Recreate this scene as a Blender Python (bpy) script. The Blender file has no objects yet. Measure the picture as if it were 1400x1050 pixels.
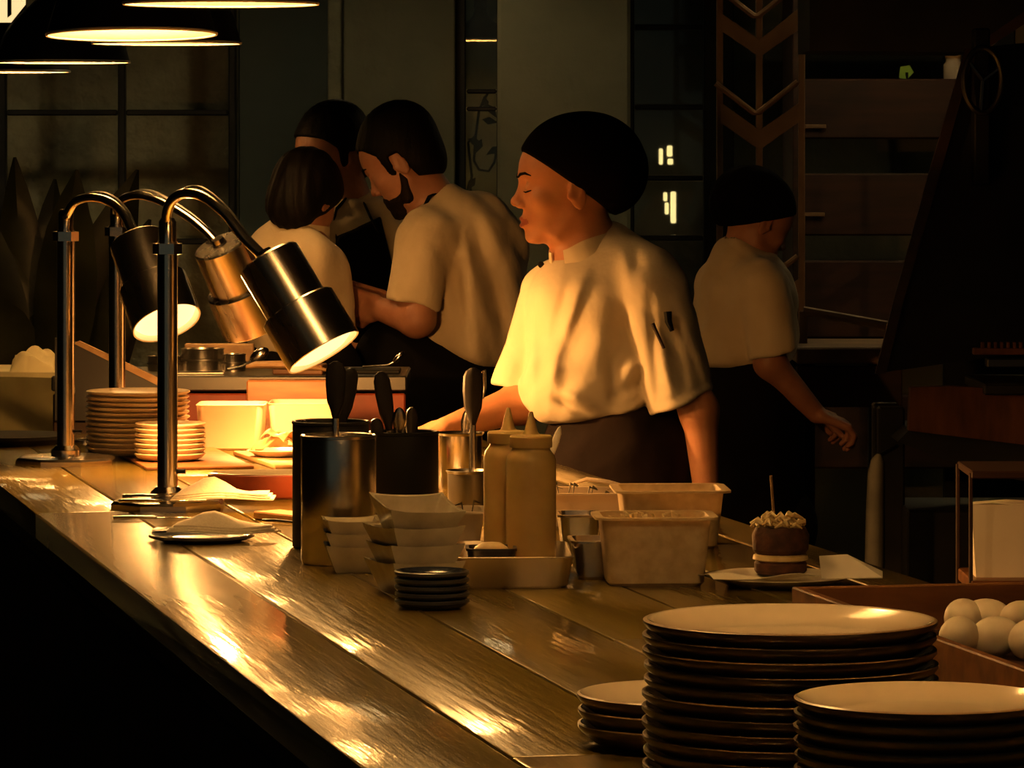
import bpy, bmesh, math, random
import numpy as np
from mathutils import Vector, Matrix, Quaternion
random.seed(7)
rng = np.random.default_rng(7)
SC = bpy.context.scene
COL = SC.collection
PI = math.pi

# ------------------------------------------------------------------ camera, world, exposure
F_PX, HOR, EYE, TOP = 6000.0, 200.0, 1.55, 1.0     # focal length in px, horizon row, eye height, counter height
cam = bpy.data.cameras.new('camera'); camo = bpy.data.objects.new('camera', cam); COL.objects.link(camo)
camo.location = (0, 0, EYE); camo.rotation_euler = (PI/2, 0, 0)
cam.sensor_width = 36; cam.lens = F_PX/1400*36; cam.shift_y = -(525-HOR)/1400
cam.clip_end = 60
SC.camera = camo
w = bpy.data.worlds.new('night'); SC.world = w; w.use_nodes = True
w.node_tree.nodes['Background'].inputs[0].default_value = (0.80, 0.88, 0.62, 1)
w.node_tree.nodes['Background'].inputs[1].default_value = 0.04
vs = SC.view_settings
vs.view_transform = 'Standard'; vs.look = 'None'; vs.gamma = 1; vs.use_curve_mapping = False
vs.exposure = 0.18
HEAT_COL, HEAT_W = (1.0, 0.435, 0.105), 36.0        # heat lamp bulbs: colour and watts
PEND_COL, PEND_L = (1.0, 0.53, 0.17), 82.0         # pendant bulbs

def P(px, py, D):
    return Vector(((px-700)/F_PX*D, D, EYE-(py-HOR)/F_PX*D))
def G(px, py, z=TOP):                               # point on a horizontal plane
    D = (EYE-z)*F_PX/(py-HOR)
    return Vector(((px-700)/F_PX*D, D, z))
SL = 0.2155; ROT = math.atan(SL)                    # direction in which the counter runs
def CX(o, D): return -.828-SL*(D-7.1)+o             # x of the line o metres in from the guest edge

# ------------------------------------------------------------------ object helpers
def tag(o, label=None, cat=None, group=None, kind=None):
    if label: o['label'] = label
    if cat: o['category'] = cat
    if group: o['group'] = group
    if kind: o['kind'] = kind
    return o
def thing(name, label, cat, loc=(0,0,0), rotz=0, group=None):
    o = bpy.data.objects.new(name, None); COL.objects.link(o)
    o.empty_display_size = .05
    o.location = loc; o.rotation_euler = (0, 0, rotz)
    return tag(o, label, cat, group)
def dup(o, parent=None, loc=None, rotz=None, label=None):
    c = o.copy(); COL.objects.link(c); c.parent = parent
    if loc is not None: c.location = loc
    if rotz is not None: c.rotation_euler[2] = rotz
    if label: c['label'] = label
    for ch in o.children: dup(ch, c)
    return c

class MB:
    def __init__(s): s.v=[]; s.f=[]; s.m=[]
    def add(s, v, f, mi=0):
        n=len(s.v); s.v += [tuple(x) for x in v]; s.f += [tuple(i+n for i in q) for q in f]
        s.m += (list(mi) if isinstance(mi,(list,tuple)) else [mi]*len(f)); return s
    def box(s, c, size, bev=0, rz=0, mi=0, rot=None, seg=1):
        bm = bmesh.new(); bmesh.ops.create_cube(bm, size=1)
        for v in bm.verts: v.co = Vector((v.co.x*size[0], v.co.y*size[1], v.co.z*size[2]))
        if bev: bmesh.ops.bevel(bm, geom=bm.edges[:], offset=bev, segments=seg, affect='EDGES', profile=.5)
        R = rot if rot is not None else Matrix.Rotation(rz, 3, 'Z')
        bm.verts.index_update()
        s.add([R@v.co+Vector(c) for v in bm.verts], [[v.index for v in f.verts] for f in bm.faces], mi)
        bm.free(); return s
    def lathe(s, prof, seg=40, c=(0,0,0), rot=None, mi=0, close=False):
        # prof: (r, z[, material index of the band that starts here])
        v=[]; f=[]; m=[]; n=len(prof); R = rot
        for p in prof:
            for k in range(seg):
                a=2*PI*k/seg; q=Vector((p[0]*math.cos(a), p[0]*math.sin(a), p[1]))
                v.append((R@q if R is not None else q)+Vector(c))
        for i in range(n-1 if not close else n):
            j=(i+1)%n
            for k in range(seg):
                l=(k+1)%seg
                f.append((i*seg+k, i*seg+l, j*seg+l, j*seg+k)); m.append(prof[i][2] if len(prof[i])>2 else mi)
        return s.add(v,f,m)
    def tube(s, pts, r, seg=12, mi=0, cap=True, flat=1.0):
        pts=[Vector(p) for p in pts]; n=len(pts)
        rr = r if isinstance(r,(list,tuple)) else [r]*n
        v=[]; f=[]; up=None
        for i,p in enumerate(pts):
            t=(pts[min(i+1,n-1)]-pts[max(i-1,0)]).normalized()
            if up is None:
                up = Vector((0,0,1)) if abs(t.z)<.9 else Vector((1,0,0))
            a=(up-t*up.dot(t)).normalized(); b=t.cross(a); up=a
            for k in range(seg):
                g=2*PI*k/seg; v.append(p+(a*math.cos(g)*flat+b*math.sin(g))*rr[i])
        for i in range(n-1):
            for k in range(seg):
                l=(k+1)%seg; f.append((i*seg+k,i*seg+l,(i+1)*seg+l,(i+1)*seg+k))
        if cap:
            f.append(tuple(range(seg))[::-1]); f.append(tuple((n-1)*seg+k for k in range(seg)))
        return s.add(v,f,mi)
    def prism(s, poly, a, b, mi=0):                 # poly: 3D points, extruded by vector (b-a)
        n=len(poly); d=Vector(b)-Vector(a)
        v=[Vector(p)+Vector(a) for p in poly]+[Vector(p)+Vector(a)+d for p in poly]
        f=[tuple(range(n))[::-1], tuple(range(n,2*n))]+[(i,(i+1)%n,n+(i+1)%n,n+i) for i in range(n)]
        return s.add(v,f,mi)
    def ball(s, c, r, seg=16, rings=10, mi=0, rot=None):
        r = r if isinstance(r,(list,tuple)) else (r,r,r)
        v=[]; f=[]
        for i in range(rings+1):
            th=PI*i/rings
            for k in range(seg):
                a=2*PI*k/seg
                q=Vector((r[0]*math.sin(th)*math.cos(a), r[1]*math.sin(th)*math.sin(a), r[2]*math.cos(th)))
                v.append((rot@q if rot is not None else q)+Vector(c))
        for i in range(rings):
            for k in range(seg):
                l=(k+1)%seg; f.append((i*seg+k,(i+1)*seg+k,(i+1)*seg+l,i*seg+l))
        return s.add(v,f,mi)
    def build(s, name, mats, parent=None, loc=None, sharp=35, fix=True):
        me=bpy.data.meshes.new(name); me.from_pydata(s.v,[],s.f)
        for m in (mats if isinstance(mats,(list,tuple)) else [mats]): me.materials.append(m)
        me.polygons.foreach_set('material_index', s.m)
        if fix:
            bm=bmesh.new(); bm.from_mesh(me); bmesh.ops.remove_doubles(bm, verts=bm.verts, dist=1e-5)
            bmesh.ops.recalc_face_normals(bm, faces=bm.faces); bm.to_mesh(me); bm.free()
        me.polygons.foreach_set('use_smooth',[True]*len(me.polygons))
        me.set_sharp_from_angle(angle=math.radians(sharp))
        o=bpy.data.objects.new(name, me); COL.objects.link(o); o.parent=parent
        if loc is not None: o.location=loc
        return o

# ------------------------------------------------------------------ procedural materials
def mat(name, col, rough=.5, metal=0, var=None, scale=6, stretch=(1,1,1), bump=0, bscale=None, emit=None, estr=0,
        trans=0, ior=1.45, coat=0, coatr=.1, detail=4, rvar=0, sheen=0, alpha=1, aniso=0, sss=0, lo=.35, hi=.65, spec=.5, tl=0):
    m=bpy.data.materials.new(name); m.use_nodes=True; nt=m.node_tree; N=nt.nodes; L=nt.links
    b=N['Principled BSDF']; I=b.inputs
    I['Base Color'].default_value=(*col,1); I['Roughness'].default_value=rough; I['Metallic'].default_value=metal
    I['IOR'].default_value=ior; I['Transmission Weight'].default_value=trans
    I['Coat Weight'].default_value=coat; I['Coat Roughness'].default_value=coatr
    I['Sheen Weight'].default_value=sheen; I['Alpha'].default_value=alpha
    I['Anisotropic'].default_value=aniso
    I['Specular IOR Level'].default_value=spec
    if sss:
        I['Subsurface Weight'].default_value=sss; I['Subsurface Radius'].default_value=(.012,.005,.003); I['Subsurface Scale'].default_value=1
    if emit: I['Emission Color'].default_value=(*emit,1); I['Emission Strength'].default_value=estr
    tc=N.new('ShaderNodeTexCoord'); mp=N.new('ShaderNodeMapping'); mp.inputs['Scale'].default_value=stretch
    L.new(tc.outputs['Object'], mp.inputs['Vector'])
    nz=N.new('ShaderNodeTexNoise'); nz.inputs['Scale'].default_value=scale; nz.inputs['Detail'].default_value=detail
    L.new(mp.outputs[0], nz.inputs['Vector'])
    if var is not None:
        cr=N.new('ShaderNodeValToRGB'); cr.color_ramp.elements[0].position=lo; cr.color_ramp.elements[1].position=hi
        cr.color_ramp.elements[0].color=(*var,1); cr.color_ramp.elements[1].color=(*col,1)
        L.new(nz.outputs['Fac'], cr.inputs[0]); L.new(cr.outputs[0], I['Base Color'])
    if rvar:
        mr=N.new('ShaderNodeMapRange'); mr.inputs[3].default_value=max(0,rough-rvar); mr.inputs[4].default_value=rough+rvar
        L.new(nz.outputs['Fac'], mr.inputs[0]); L.new(mr.outputs[0], I['Roughness'])
    if bump:
        n2=N.new('ShaderNodeTexNoise'); n2.inputs['Scale'].default_value=bscale or scale; n2.inputs['Detail'].default_value=3
        L.new(mp.outputs[0], n2.inputs['Vector'])
        bp=N.new('ShaderNodeBump'); bp.inputs['Strength'].default_value=1; bp.inputs['Distance'].default_value=bump
        L.new(n2.outputs['Fac'], bp.inputs['Height']); L.new(bp.outputs[0], I['Normal'])
        if coat: L.new(bp.outputs[0], I['Coat Normal'])
    if tl:                                          # thin translucent sheet: light passes through
        t=N.new('ShaderNodeBsdfTranslucent'); t.inputs[0].default_value=(*col,1); mx=N.new('ShaderNodeMixShader'); mx.inputs[0].default_value=tl
        L.new(b.outputs[0],mx.inputs[1]); L.new(t.outputs[0],mx.inputs[2]); L.new(mx.outputs[0],N['Material Output'].inputs[0])
    return m
M={}
M['counter']=mat('varnished_plank',(.215,.152,.024),.30,var=(.155,.104,.016),scale=4,stretch=(9,.6,1),bump=.0011,bscale=11,coat=.8,coatr=.06,rvar=.05,lo=.25,hi=.75)
M['panel_dark']=mat('charred_panel',(.016,.012,.009),.75,var=(.006,.005,.004),scale=8,stretch=(1,1,6),bump=.002)
M['wood']=mat('brown_wood',(.22,.09,.03),.45,var=(.11,.04,.014),scale=6,stretch=(1,6,6),bump=.0005)
M['wood_lt']=mat('pale_wood',(.42,.25,.11),.5,var=(.3,.16,.06),scale=7,stretch=(6,1,6),bump=.0004)
M['wood_dk']=mat('dark_wood',(.042,.015,.007),.6,var=(.022,.009,.0045),scale=5,stretch=(1,1,7),bump=.0008)
M['red']=mat('red_painted_wood',(.28,.05,.018),.5,var=(.17,.03,.012),scale=9)
M['steel']=mat('brushed_steel',(.55,.52,.48),.24,1,scale=30,stretch=(1,1,.05),rvar=.06,aniso=.4)
M['chrome']=mat('polished_steel',(.66,.60,.54),.2,1,scale=20,rvar=.04)
M['satin']=mat('satin_steel',(.58,.50,.40),.42,1,scale=30,rvar=.08)
M['shade']=mat('shade_steel',(.50,.45,.40),.27,1,scale=25,stretch=(1,1,.1),rvar=.05)
M['steel_dk']=mat('dark_steel',(.10,.095,.09),.38,.9,scale=12,rvar=.1)
M['black']=mat('black_paint',(.006,.0055,.005),.6,spec=.2,var=(.006,.006,.005),scale=9)
M['black_metal']=mat('black_iron',(.014,.013,.012),.62,.3,scale=12,var=(.007,.006,.006))
M['handle']=mat('black_handle',(.012,.009,.007),.5,spec=.2,scale=14,var=(.012,.01,.009))
M['rust']=mat('rusted_iron',(.16,.055,.022),.75,.2,var=(.05,.018,.01),scale=5,stretch=(4,4,1),bump=.002)
M['cream']=mat('cream_glaze',(.72,.62,.46),.16,var=(.66,.55,.40),scale=9,coat=.4,coatr=.06)
M['plate_dk']=mat('brown_glaze',(.045,.028,.018),.3,var=(.075,.045,.026),scale=14,coat=.3)
M['plate_edge']=mat('dark_rim_glaze',(.26,.17,.10),.3,scale=12,var=(.16,.10,.055))
M['navy_edge']=mat('worn_blue_rim',(.05,.05,.055),.3,scale=16,var=(.025,.028,.04))
M['stone']=mat('stoneware',(.60,.47,.32),.35,var=(.48,.36,.23),scale=30)
M['bowl']=mat('crackle_glaze',(.56,.50,.38),.2,var=(.42,.36,.26),scale=26,coat=.3,bump=.0004)
M['navy']=mat('dark_blue_glaze',(.014,.018,.034),.22,coat=.4,scale=16,var=(.03,.035,.05))
M['plastic']=mat('milky_plastic',(.80,.65,.42),.42,scale=75,var=(.62,.46,.25),tl=.3)
M['plastic_wh']=mat('white_plastic',(.66,.55,.42),.38,scale=8,var=(.60,.48,.35),tl=.3)
M['sauce']=mat('mustard_filled_plastic',(.62,.43,.16),.42,scale=22,var=(.52,.34,.11),trans=.08,sss=.15)
M['grain']=mat('grated_filling',(.62,.40,.15),.6,var=(.36,.20,.06),scale=90,bump=.002,trans=.05)
M['paper']=mat('white_paper',(.80,.74,.62),.75,scale=12,var=(.74,.67,.54))
M['linen']=mat('linen_napkin',(.78,.70,.56),.85,scale=300,var=(.70,.61,.47),bump=.0003,sheen=.2)
M['cloth_yel']=mat('pale_cloth',(.78,.70,.42),.9,scale=8,var=(.66,.58,.33),bump=.003)
M['cloth_olive']=mat('olive_cloth',(.40,.33,.15),.9,scale=6,var=(.22,.17,.07),bump=.004)
M['grey_cloth']=mat('grey_cloth',(.16,.15,.12),.9,scale=10,var=(.10,.095,.08),bump=.002)
M['egg']=mat('egg_shell',(.80,.70,.54),.5,scale=60,var=(.74,.63,.46),sss=.1)
M['bread']=mat('dark_crumb',(.09,.032,.014),.8,var=(.04,.015,.008),scale=60,bump=.003)
M['slaw']=mat('pale_topping',(.74,.58,.32),.5,var=(.60,.42,.18),scale=60,sss=.1)
M['herb']=mat('dried_herb',(.035,.025,.012),.7,scale=50,var=(.07,.06,.025))
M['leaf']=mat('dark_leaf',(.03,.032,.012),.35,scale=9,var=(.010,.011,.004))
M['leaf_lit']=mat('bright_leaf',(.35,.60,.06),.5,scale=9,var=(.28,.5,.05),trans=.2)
M['plaster']=mat('rough_plaster',(.40,.38,.26),.92,var=(.22,.21,.145),scale=5,bump=.03,bscale=14,detail=8)
M['plaster_sm']=mat('smooth_plaster',(.19,.185,.128),.9,var=(.15,.146,.10),scale=3,bump=.006,bscale=22)
M['panel_teal']=mat('dark_teal_panel',(.06,.078,.070),.7,var=(.045,.06,.054),scale=3)
M['frame']=mat('black_steel_frame',(.010,.010,.009),.6,scale=8,var=(.016,.015,.013))
M['glass']=mat('window_glass',(.55,.6,.55),.04,scale=3,ior=1.45,trans=.92)
M['tile']=mat('white_tile',(.42,.40,.28),.35,scale=4,var=(.34,.32,.22))
M['floor']=mat('dark_floor',(.03,.026,.022),.6,var=(.018,.016,.014),scale=4)
M['ceiling']=mat('dark_ceiling',(.022,.021,.019),.9,scale=3,var=(.014,.013,.012))
M['wall_dark']=mat('dark_wall',(.035,.033,.027),.9,scale=3,var=(.024,.023,.019))
M['enamel']=mat('white_enamel',(.85,.80,.68),.4,scale=6,var=(.80,.74,.62))
M['rack']=mat('tan_rack_paint',(.22,.13,.065),.6,scale=8,var=(.14,.08,.04))
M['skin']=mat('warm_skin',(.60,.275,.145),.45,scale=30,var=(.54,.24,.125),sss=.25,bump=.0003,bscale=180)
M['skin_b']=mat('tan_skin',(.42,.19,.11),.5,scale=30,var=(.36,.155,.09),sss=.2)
M['lip']=mat('lip_skin',(.36,.10,.07),.38,scale=40,var=(.31,.085,.06),sss=.2)
M['hair']=mat('black_hair',(.006,.004,.003),.6,scale=60,stretch=(1,1,.2),var=(.003,.002,.0016),spec=.12,bump=.002,bscale=70)
M['beard']=mat('brown_beard',(.012,.006,.004),.7,spec=.15,scale=90,var=(.010,.006,.004),bump=.002,bscale=120)
M['cap']=mat('black_cap_cloth',(.004,.0032,.003),.95,scale=12,var=(.0025,.002,.002),spec=.05)
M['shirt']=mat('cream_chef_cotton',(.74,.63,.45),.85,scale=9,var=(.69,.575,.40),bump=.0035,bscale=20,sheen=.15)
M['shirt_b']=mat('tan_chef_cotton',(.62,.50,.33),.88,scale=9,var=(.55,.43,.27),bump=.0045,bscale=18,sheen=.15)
M['apron']=mat('black_apron_cloth',(.006,.005,.0045),.9,scale=14,var=(.004,.0035,.003),bump=.002,bscale=14,spec=.08)
M['apron_br']=mat('brown_black_apron_cloth',(.016,.008,.0065),.8,scale=10,var=(.009,.005,.004),bump=.004,bscale=14,spec=.15)
M['trouser']=mat('black_trouser_cloth',(.006,.006,.006),.9,scale=12,var=(.004,.004,.004),spec=.08)
M['heat']=mat('heat_bulb_face',(.9,.8,.6),.5,emit=(1,.74,.33),estr=1.35)
M['bulb']=mat('pendant_bulb',(.9,.8,.6),.5,emit=PEND_COL,estr=PEND_L)
M['bulb_added']=mat('added_pendant_bulb',(.9,.8,.6),.5,emit=(1,.76,.40),estr=38)  # for the added pendants that brighten the back wall
M['lit']=mat('window_glint',(.8,.7,.4),.5,emit=(1,.72,.30),estr=2.2)  # glow stands in for lights reflected in the dark window
M['lit_soft']=mat('lantern_and_soft_glint',(.8,.7,.4),.5,emit=(1,.75,.35),estr=.9)  # lantern glass, and the dimmer stand-in glints behind the dark window
M['lit_blue']=mat('daylit_pane',(.6,.7,.8),.5,emit=(.55,.62,.6),estr=.12)

# ------------------------------------------------------------------ the setting
def struct(name, mb, m, label=None):
    o=mb.build(name,m); return tag(o,label,None,None,'structure')
X0,X1,Y0,Y1,ZC=-5.0,4.2,-2.0,13.2,3.3
struct('floor',MB().box(((X0+X1)/2,(Y0+Y1)/2,-.05),(X1-X0+.4,Y1-Y0+.4,.1)),M['floor'],'dark kitchen floor')
struct('ceiling',MB().box(((X0+X1)/2,(Y0+Y1)/2,ZC+.05),(X1-X0+.4,Y1-Y0+.4,.1)),M['ceiling'],'dark ceiling over the kitchen')
struct('wall_left',MB().box((X0-.05,(Y0+Y1)/2,ZC/2),(.1,Y1-Y0,ZC)),M['wall_dark'],'dark wall on the guest side')
struct('wall_right',MB().box((X1+.05,(Y0+Y1)/2,ZC/2),(.1,Y1-Y0,ZC)),M['wall_dark'],'dark wall behind the grill')
# back wall: pieces between openings, at depth 13
WB=13.0
def wx(px,D=WB): return (px-700)/F_PX*D
def wz(py,D=WB): return EYE-(py-HOR)/F_PX*D
def wallseg(name,pa,pb,m,label,D=WB,th=.12,z0=0,z1=ZC):
    a,b=wx(pa,D),wx(pb,D)
    return struct(name,MB().box(((a+b)/2,D+th/2,(z0+z1)/2),(b-a,th,z1-z0),.004),m,label)
wallseg('wall_back_plaster',-1700,325,M['plaster'],'rough grey-green plaster wall behind the steel window grid',13.35)
wallseg('wall_back_center',470,622,M['plaster_sm'],'smooth grey wall between the teal panel and the narrow window',13.0)
wallseg('trim_1',448,471,M['plaster'],'pale plaster strip beside the dark teal panel',13.08)
wallseg('wall_back_right',1000,2700,M['plaster_sm'],'grey-green wall behind the shelf rack',13.3)
struct('trim_2',MB().box((wx(771,12.6),12.7,ZC/2),((862-680)/F_PX*12.6,.2,ZC),.01),M['plaster_sm'],'broad grey plaster pillar behind the woman in the cap')
dp=struct('door_1',MB().box((wx(386),13.12,1.5),(wx(449)-wx(324),.06,3.0),.004),M['panel_teal'],'tall dark teal door panel')
MB().box((wx(430),13.075,1.02),(.02,.03,.14),.004).build('door_handle',M['black_metal'],dp)
# steel window grid on the left in front of the plaster wall
wn=thing('window_1','black steel window grid in front of the rough plaster wall',None,(wx(160),13.1,0)); wn['kind']='structure'
def wbar(px0,py0,px1,py1,nm='glazing_bar'):
    a,b=P(px0,py0,13.1),P(px1,py1,13.1); c=(a+b)/2-Vector(wn.location)
    MB().box(c,(abs(b.x-a.x),.045,abs(a.z-b.z)),.004).build(nm,M['frame'],wn)
for x in (-160,4,167,318): wbar(x-5,-400,x+5,700)
for x0,x1 in ((-160,4),(4,167),(167,318)):
    for y in (-90,154,330): wbar(x0+6,y-4,x1-6,y+4)
# narrow window between centre wall and pillar, vine outside
wn=thing('window_2','narrow window with dark frame and ivy beyond its panes',None,(wx(650),13.1,0)); wn['kind']='structure'
wbar(619,-500,637,560,'window_frame'); wbar(679,-500,689,560,'window_frame')
for y in (-40,125,149,330): wbar(638,y-3,679,y+3)
for y0,y1 in ((-37,122),(128,146),(152,327),(333,500)):
    a,b=P(637,y0,13.13),P(680,y1,13.13); MB().box((a+b)/2-Vector(wn.location),(b.x-a.x,.006,a.z-b.z)).build('pane',M['glass'],wn)
struct('wall_yard',MB().box((0,14.6,ZC/2),(9,.1,ZC)),M['plaster'],'dim plaster wall of the yard beyond the windows')
# dark window with reflected glints built as glowing panels behind the glass
wn=thing('window_3','dark glazed window between the pillar and the shelf rack',None,(wx(920),13.1,0)); wn['kind']='structure'
wbar(857,-500,867,520,'window_frame'); wbar(962,-500,1003,520,'window_frame')
for y in (38,147,244,326): wbar(868,y-4,961,y+3)
for y0,y1 in ((-300,33),(42,142),(151,239),(248,321),(330,500)):
    a,b=P(867,y0,13.13),P(962,y1,13.13); MB().box((a+b)/2-Vector(wn.location),(b.x-a.x,.006,a.z-b.z)).build('pane',M['glass'],wn)
bl=thing('added_glints','dark backing with small glowing panels standing in for reflections in the glazing','glint',(wx(930,14.2),14.3,0))
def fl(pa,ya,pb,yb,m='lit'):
    a,b=P(pa,ya,14.2),P(pb,yb,14.2); MB().box((a+b)/2-Vector(bl.location),(b.x-a.x,.03,a.z-b.z),.003).build('glint_panel',M[m],bl)
MB().box((0,.1,1.6),(.6,.1,3.2)).build('glint_backing',M['wall_dark'],bl)
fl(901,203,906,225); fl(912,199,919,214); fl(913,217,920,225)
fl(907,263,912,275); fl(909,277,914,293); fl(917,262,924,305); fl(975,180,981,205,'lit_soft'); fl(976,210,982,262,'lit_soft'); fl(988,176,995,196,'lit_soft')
# ivy twig
iv=thing('ivy_vine','thin curling ivy vine hanging outside the narrow window','vine',Vector((P(660,500,13.25).x,13.25,0)))
L0=Vector(iv.location)
tw=[P(x,y,13.25)-L0 for x,y in ((668,125),(655,150),(650,190),(648,220),(655,232),(668,234),(676,222),(679,205))]
st=MB().tube(tw,.004,6).tube([P(x,y,13.25)-L0 for x,y in ((651,185),(640,195),(645,240),(640,300),(650,400),(655,500),(652,905))],.004,6).build('stem',M['leaf'],iv)
for x,y,a in ((648,193,.4),(655,198,2),(672,150,1),(676,205,2.6),(668,165,.2),(663,140,1.4),(645,250,2.2),(652,275,.8),(648,320,1.7)):
    R=Matrix.Rotation(a,3,'Y'); pp=P(x,y,13.245)-L0
    MB().add([pp+R@Vector(q) for q in ((-.02,0,0),(0,-.004,-.012),(.03,0,0),(0,-.004,.012),(0,.004,0))],[(0,1,4),(1,2,4),(2,3,4),(3,0,4),(0,3,2,1)]).build('leaf',M['leaf'],iv)
ln=thing('hanging_lantern','bright yellow hanging lantern with dark bars among the pendant lamps','lantern',P(-12,-5,9.3)); Ql=Vector(ln.location)
def lp(x,y): return P(x,y,9.3)-Ql
MB().prism([lp(-45,-60),lp(28,-60),lp(28,4),lp(8,29),lp(-45,29)],(0,0,0),(0,.10,0)).build('lantern_glass',M['lit_soft'],ln)
MB().prism([lp(11,-60),lp(16,-60),lp(16,20),lp(11,24)],(0,-.012,0),(0,-.002,0)).build('lantern_bar',M['frame'],ln)
MB().tube([lp(-10,-58)+Vector((0,.05,0)),Vector((lp(-10,0).x,.05,ZC-Ql.z))],.004,8).build('cord',M['frame'],ln)
MB().box(lp(-10,-62)+Vector((0,.05,0)),(.13,.12,.012),.003).build('lantern_cap',M['frame'],ln)
# tiles on the far right wall
wr=struct('wall_tiled',MB().box((P(1420,60,12.95).x,13.0,1.6),(.55,.06,3.2)),M['frame'],'pale tiled wall beyond the grill hood')
for i in range(-2,4):
    for j in range(0,12):
        c=P(1340+24+(i)*48,66-24-48*3+48*j,12.95)
        if abs(c.x-P(1420,60,12.95).x)>.26: continue
        MB().box((c.x,12.965,c.z),(.100,.012,.100),.003).build('tile',M['tile'],wr)

# ------------------------------------------------------------------ counter
E0=Vector((CX(0,5.0),5.0,0)); cs=math.cos(ROT)
ct=thing('bar_counter','long varnished yellow-brown plank counter with black front','counter',E0,ROT)
offs=[0,.148,.31,.465,.62,.775,.93,1.02]
YA,YB=-2.7,3.42
def cut(y): return [(YA,y-.0015),(y+.0015,YB)]
cuts={0:1.62,1:-1.1,2:2.3,3:-.2,4:2.0,5:.9,6:1.4}
for i in range(7):
    a,b=offs[i]*cs+.0016,offs[i+1]*cs-.0016
    for y0,y1 in cut(cuts[i]):
        MB().box(((a+b)/2,(y0+y1)/2,TOP-.02),(b-a,y1-y0,.04),.003,seg=2).build('plank',M['counter'],ct)
MB().box((.51*cs,(YA+YB)/2,TOP-.06),(.98*cs,YB-YA-.04,.035)).build('underframe',M['black'],ct)
n=16
for k in range(n):
    y0=YA+.02+(YB-YA-.04)*k/n; y1=YA+.02+(YB-YA-.04)*(k+1)/n
    MB().box((.03,(y0+y1)/2,.46),(.022,y1-y0-.004,.92),.003).build('front_board',M['panel_dark'],ct)
MB().box((.97*cs,(YA+YB)/2,.46),(.02,YB-YA-.06,.92)).build('back_panel',M['panel_dark'],ct)
for y in (YA+.03,YB-.03): MB().box((.5*cs,y,.46),(.9*cs,.02,.92)).build('end_panel',M['panel_dark'],ct)

# ------------------------------------------------------------------ pendant lamps
def pendant(X,Y,rim,r,label,m='bulb',name='pendant_lamp'):
    t=thing(name,label,'lamp',(X,Y,rim),0,None)
    k=r/.15
    prof=[(.02,.21),(.035,.205),(.045,.17),(.05,.15),(.075,.125),(.115,.09),(.135,.055),(.145,.02),(.15,0)]
    inn=[(a-.004,b-.003) for a,b in prof[::-1][1:-1]]
    sh=MB().lathe([(a*k,b*k,0) for a,b in prof[:-1]]+[(.15*k,0,1),(.147*k,.001,1)]+[(a*k,b*k,1) for a,b in inn],48)
    s=sh.build('lamp_shade',[M['black'],M['enamel']],t,sharp=60)
    MB().lathe([(.152*k,.002),(.1535*k,-.001),(.152*k,-.004),(.149*k,-.003),(.149*k,.002)],48,close=True).build('rim',M['enamel'],t)
    MB().lathe([(.0,.27),(.018,.268),(.022,.24),(.022,.2*k),(0,.2*k)],20).build('lamp_holder',M['black_metal'],t)
    MB().lathe([(0,.02*k),(.02*k,.024*k),(.032*k,.04*k),(.036*k,.06*k),(.03*k,.085*k),(.016*k,.11*k),(.014*k,.15*k),(0,.15*k)],20).build('bulb',M[m],t)
    MB().tube([(0,0,.26),(0,0,ZC-rim)],.004,8).build('cord',M['black'],t)
    return t
pend=[(302,3.5,6.8,.150,'black pendant lamp hanging over the front heat lamp'),
      (180,46,7.8,.150,'black pendant lamp with bright oval rim above the tall heat lamp posts'),
      (228,58,8.9,.150,'black pendant lamp partly hidden behind a brighter one'),
      (86,84,10.2,.155,'black pendant lamp above the dark leafy plant'),
      (8,97,11.4,.165,'black pendant lamp nearest the back plaster wall')]
for px,py,D,r,lb in pend:
    p=P(px,py,D); t_=pendant(p.x,p.y,p.z,r,lb)
    if px==180: t_.rotation_euler=(-.045,-.012,0)
for i,(X,Y,lb) in enumerate(((-.20,5.65,'black pendant lamp over the steel canister'),(.05,4.55,'black pendant lamp over the middle of the counter'),(.24,3.55,'black pendant lamp over the tall plate stack'))):
    pendant(X,Y,1.80,.15,lb)
for X,Y,lb in ((-1.9,12.2,'unseen pendant lamp added high before the plaster wall'),(-.35,12.1,'unseen pendant lamp added high before the smooth grey wall'),(1.0,11.6,'unseen pendant lamp added high over the chevron rack'),(2.0,11.2,'unseen pendant lamp added high over the bakery shelf')): pendant(X,Y,2.3,.17,lb,'bulb_added')  # out of view, added to brighten the back of the kitchen
p=P(657,54,14.0); pendant(p.x,p.y,p.z,.075,'small pendant lamp seen through the narrow window')

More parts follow.
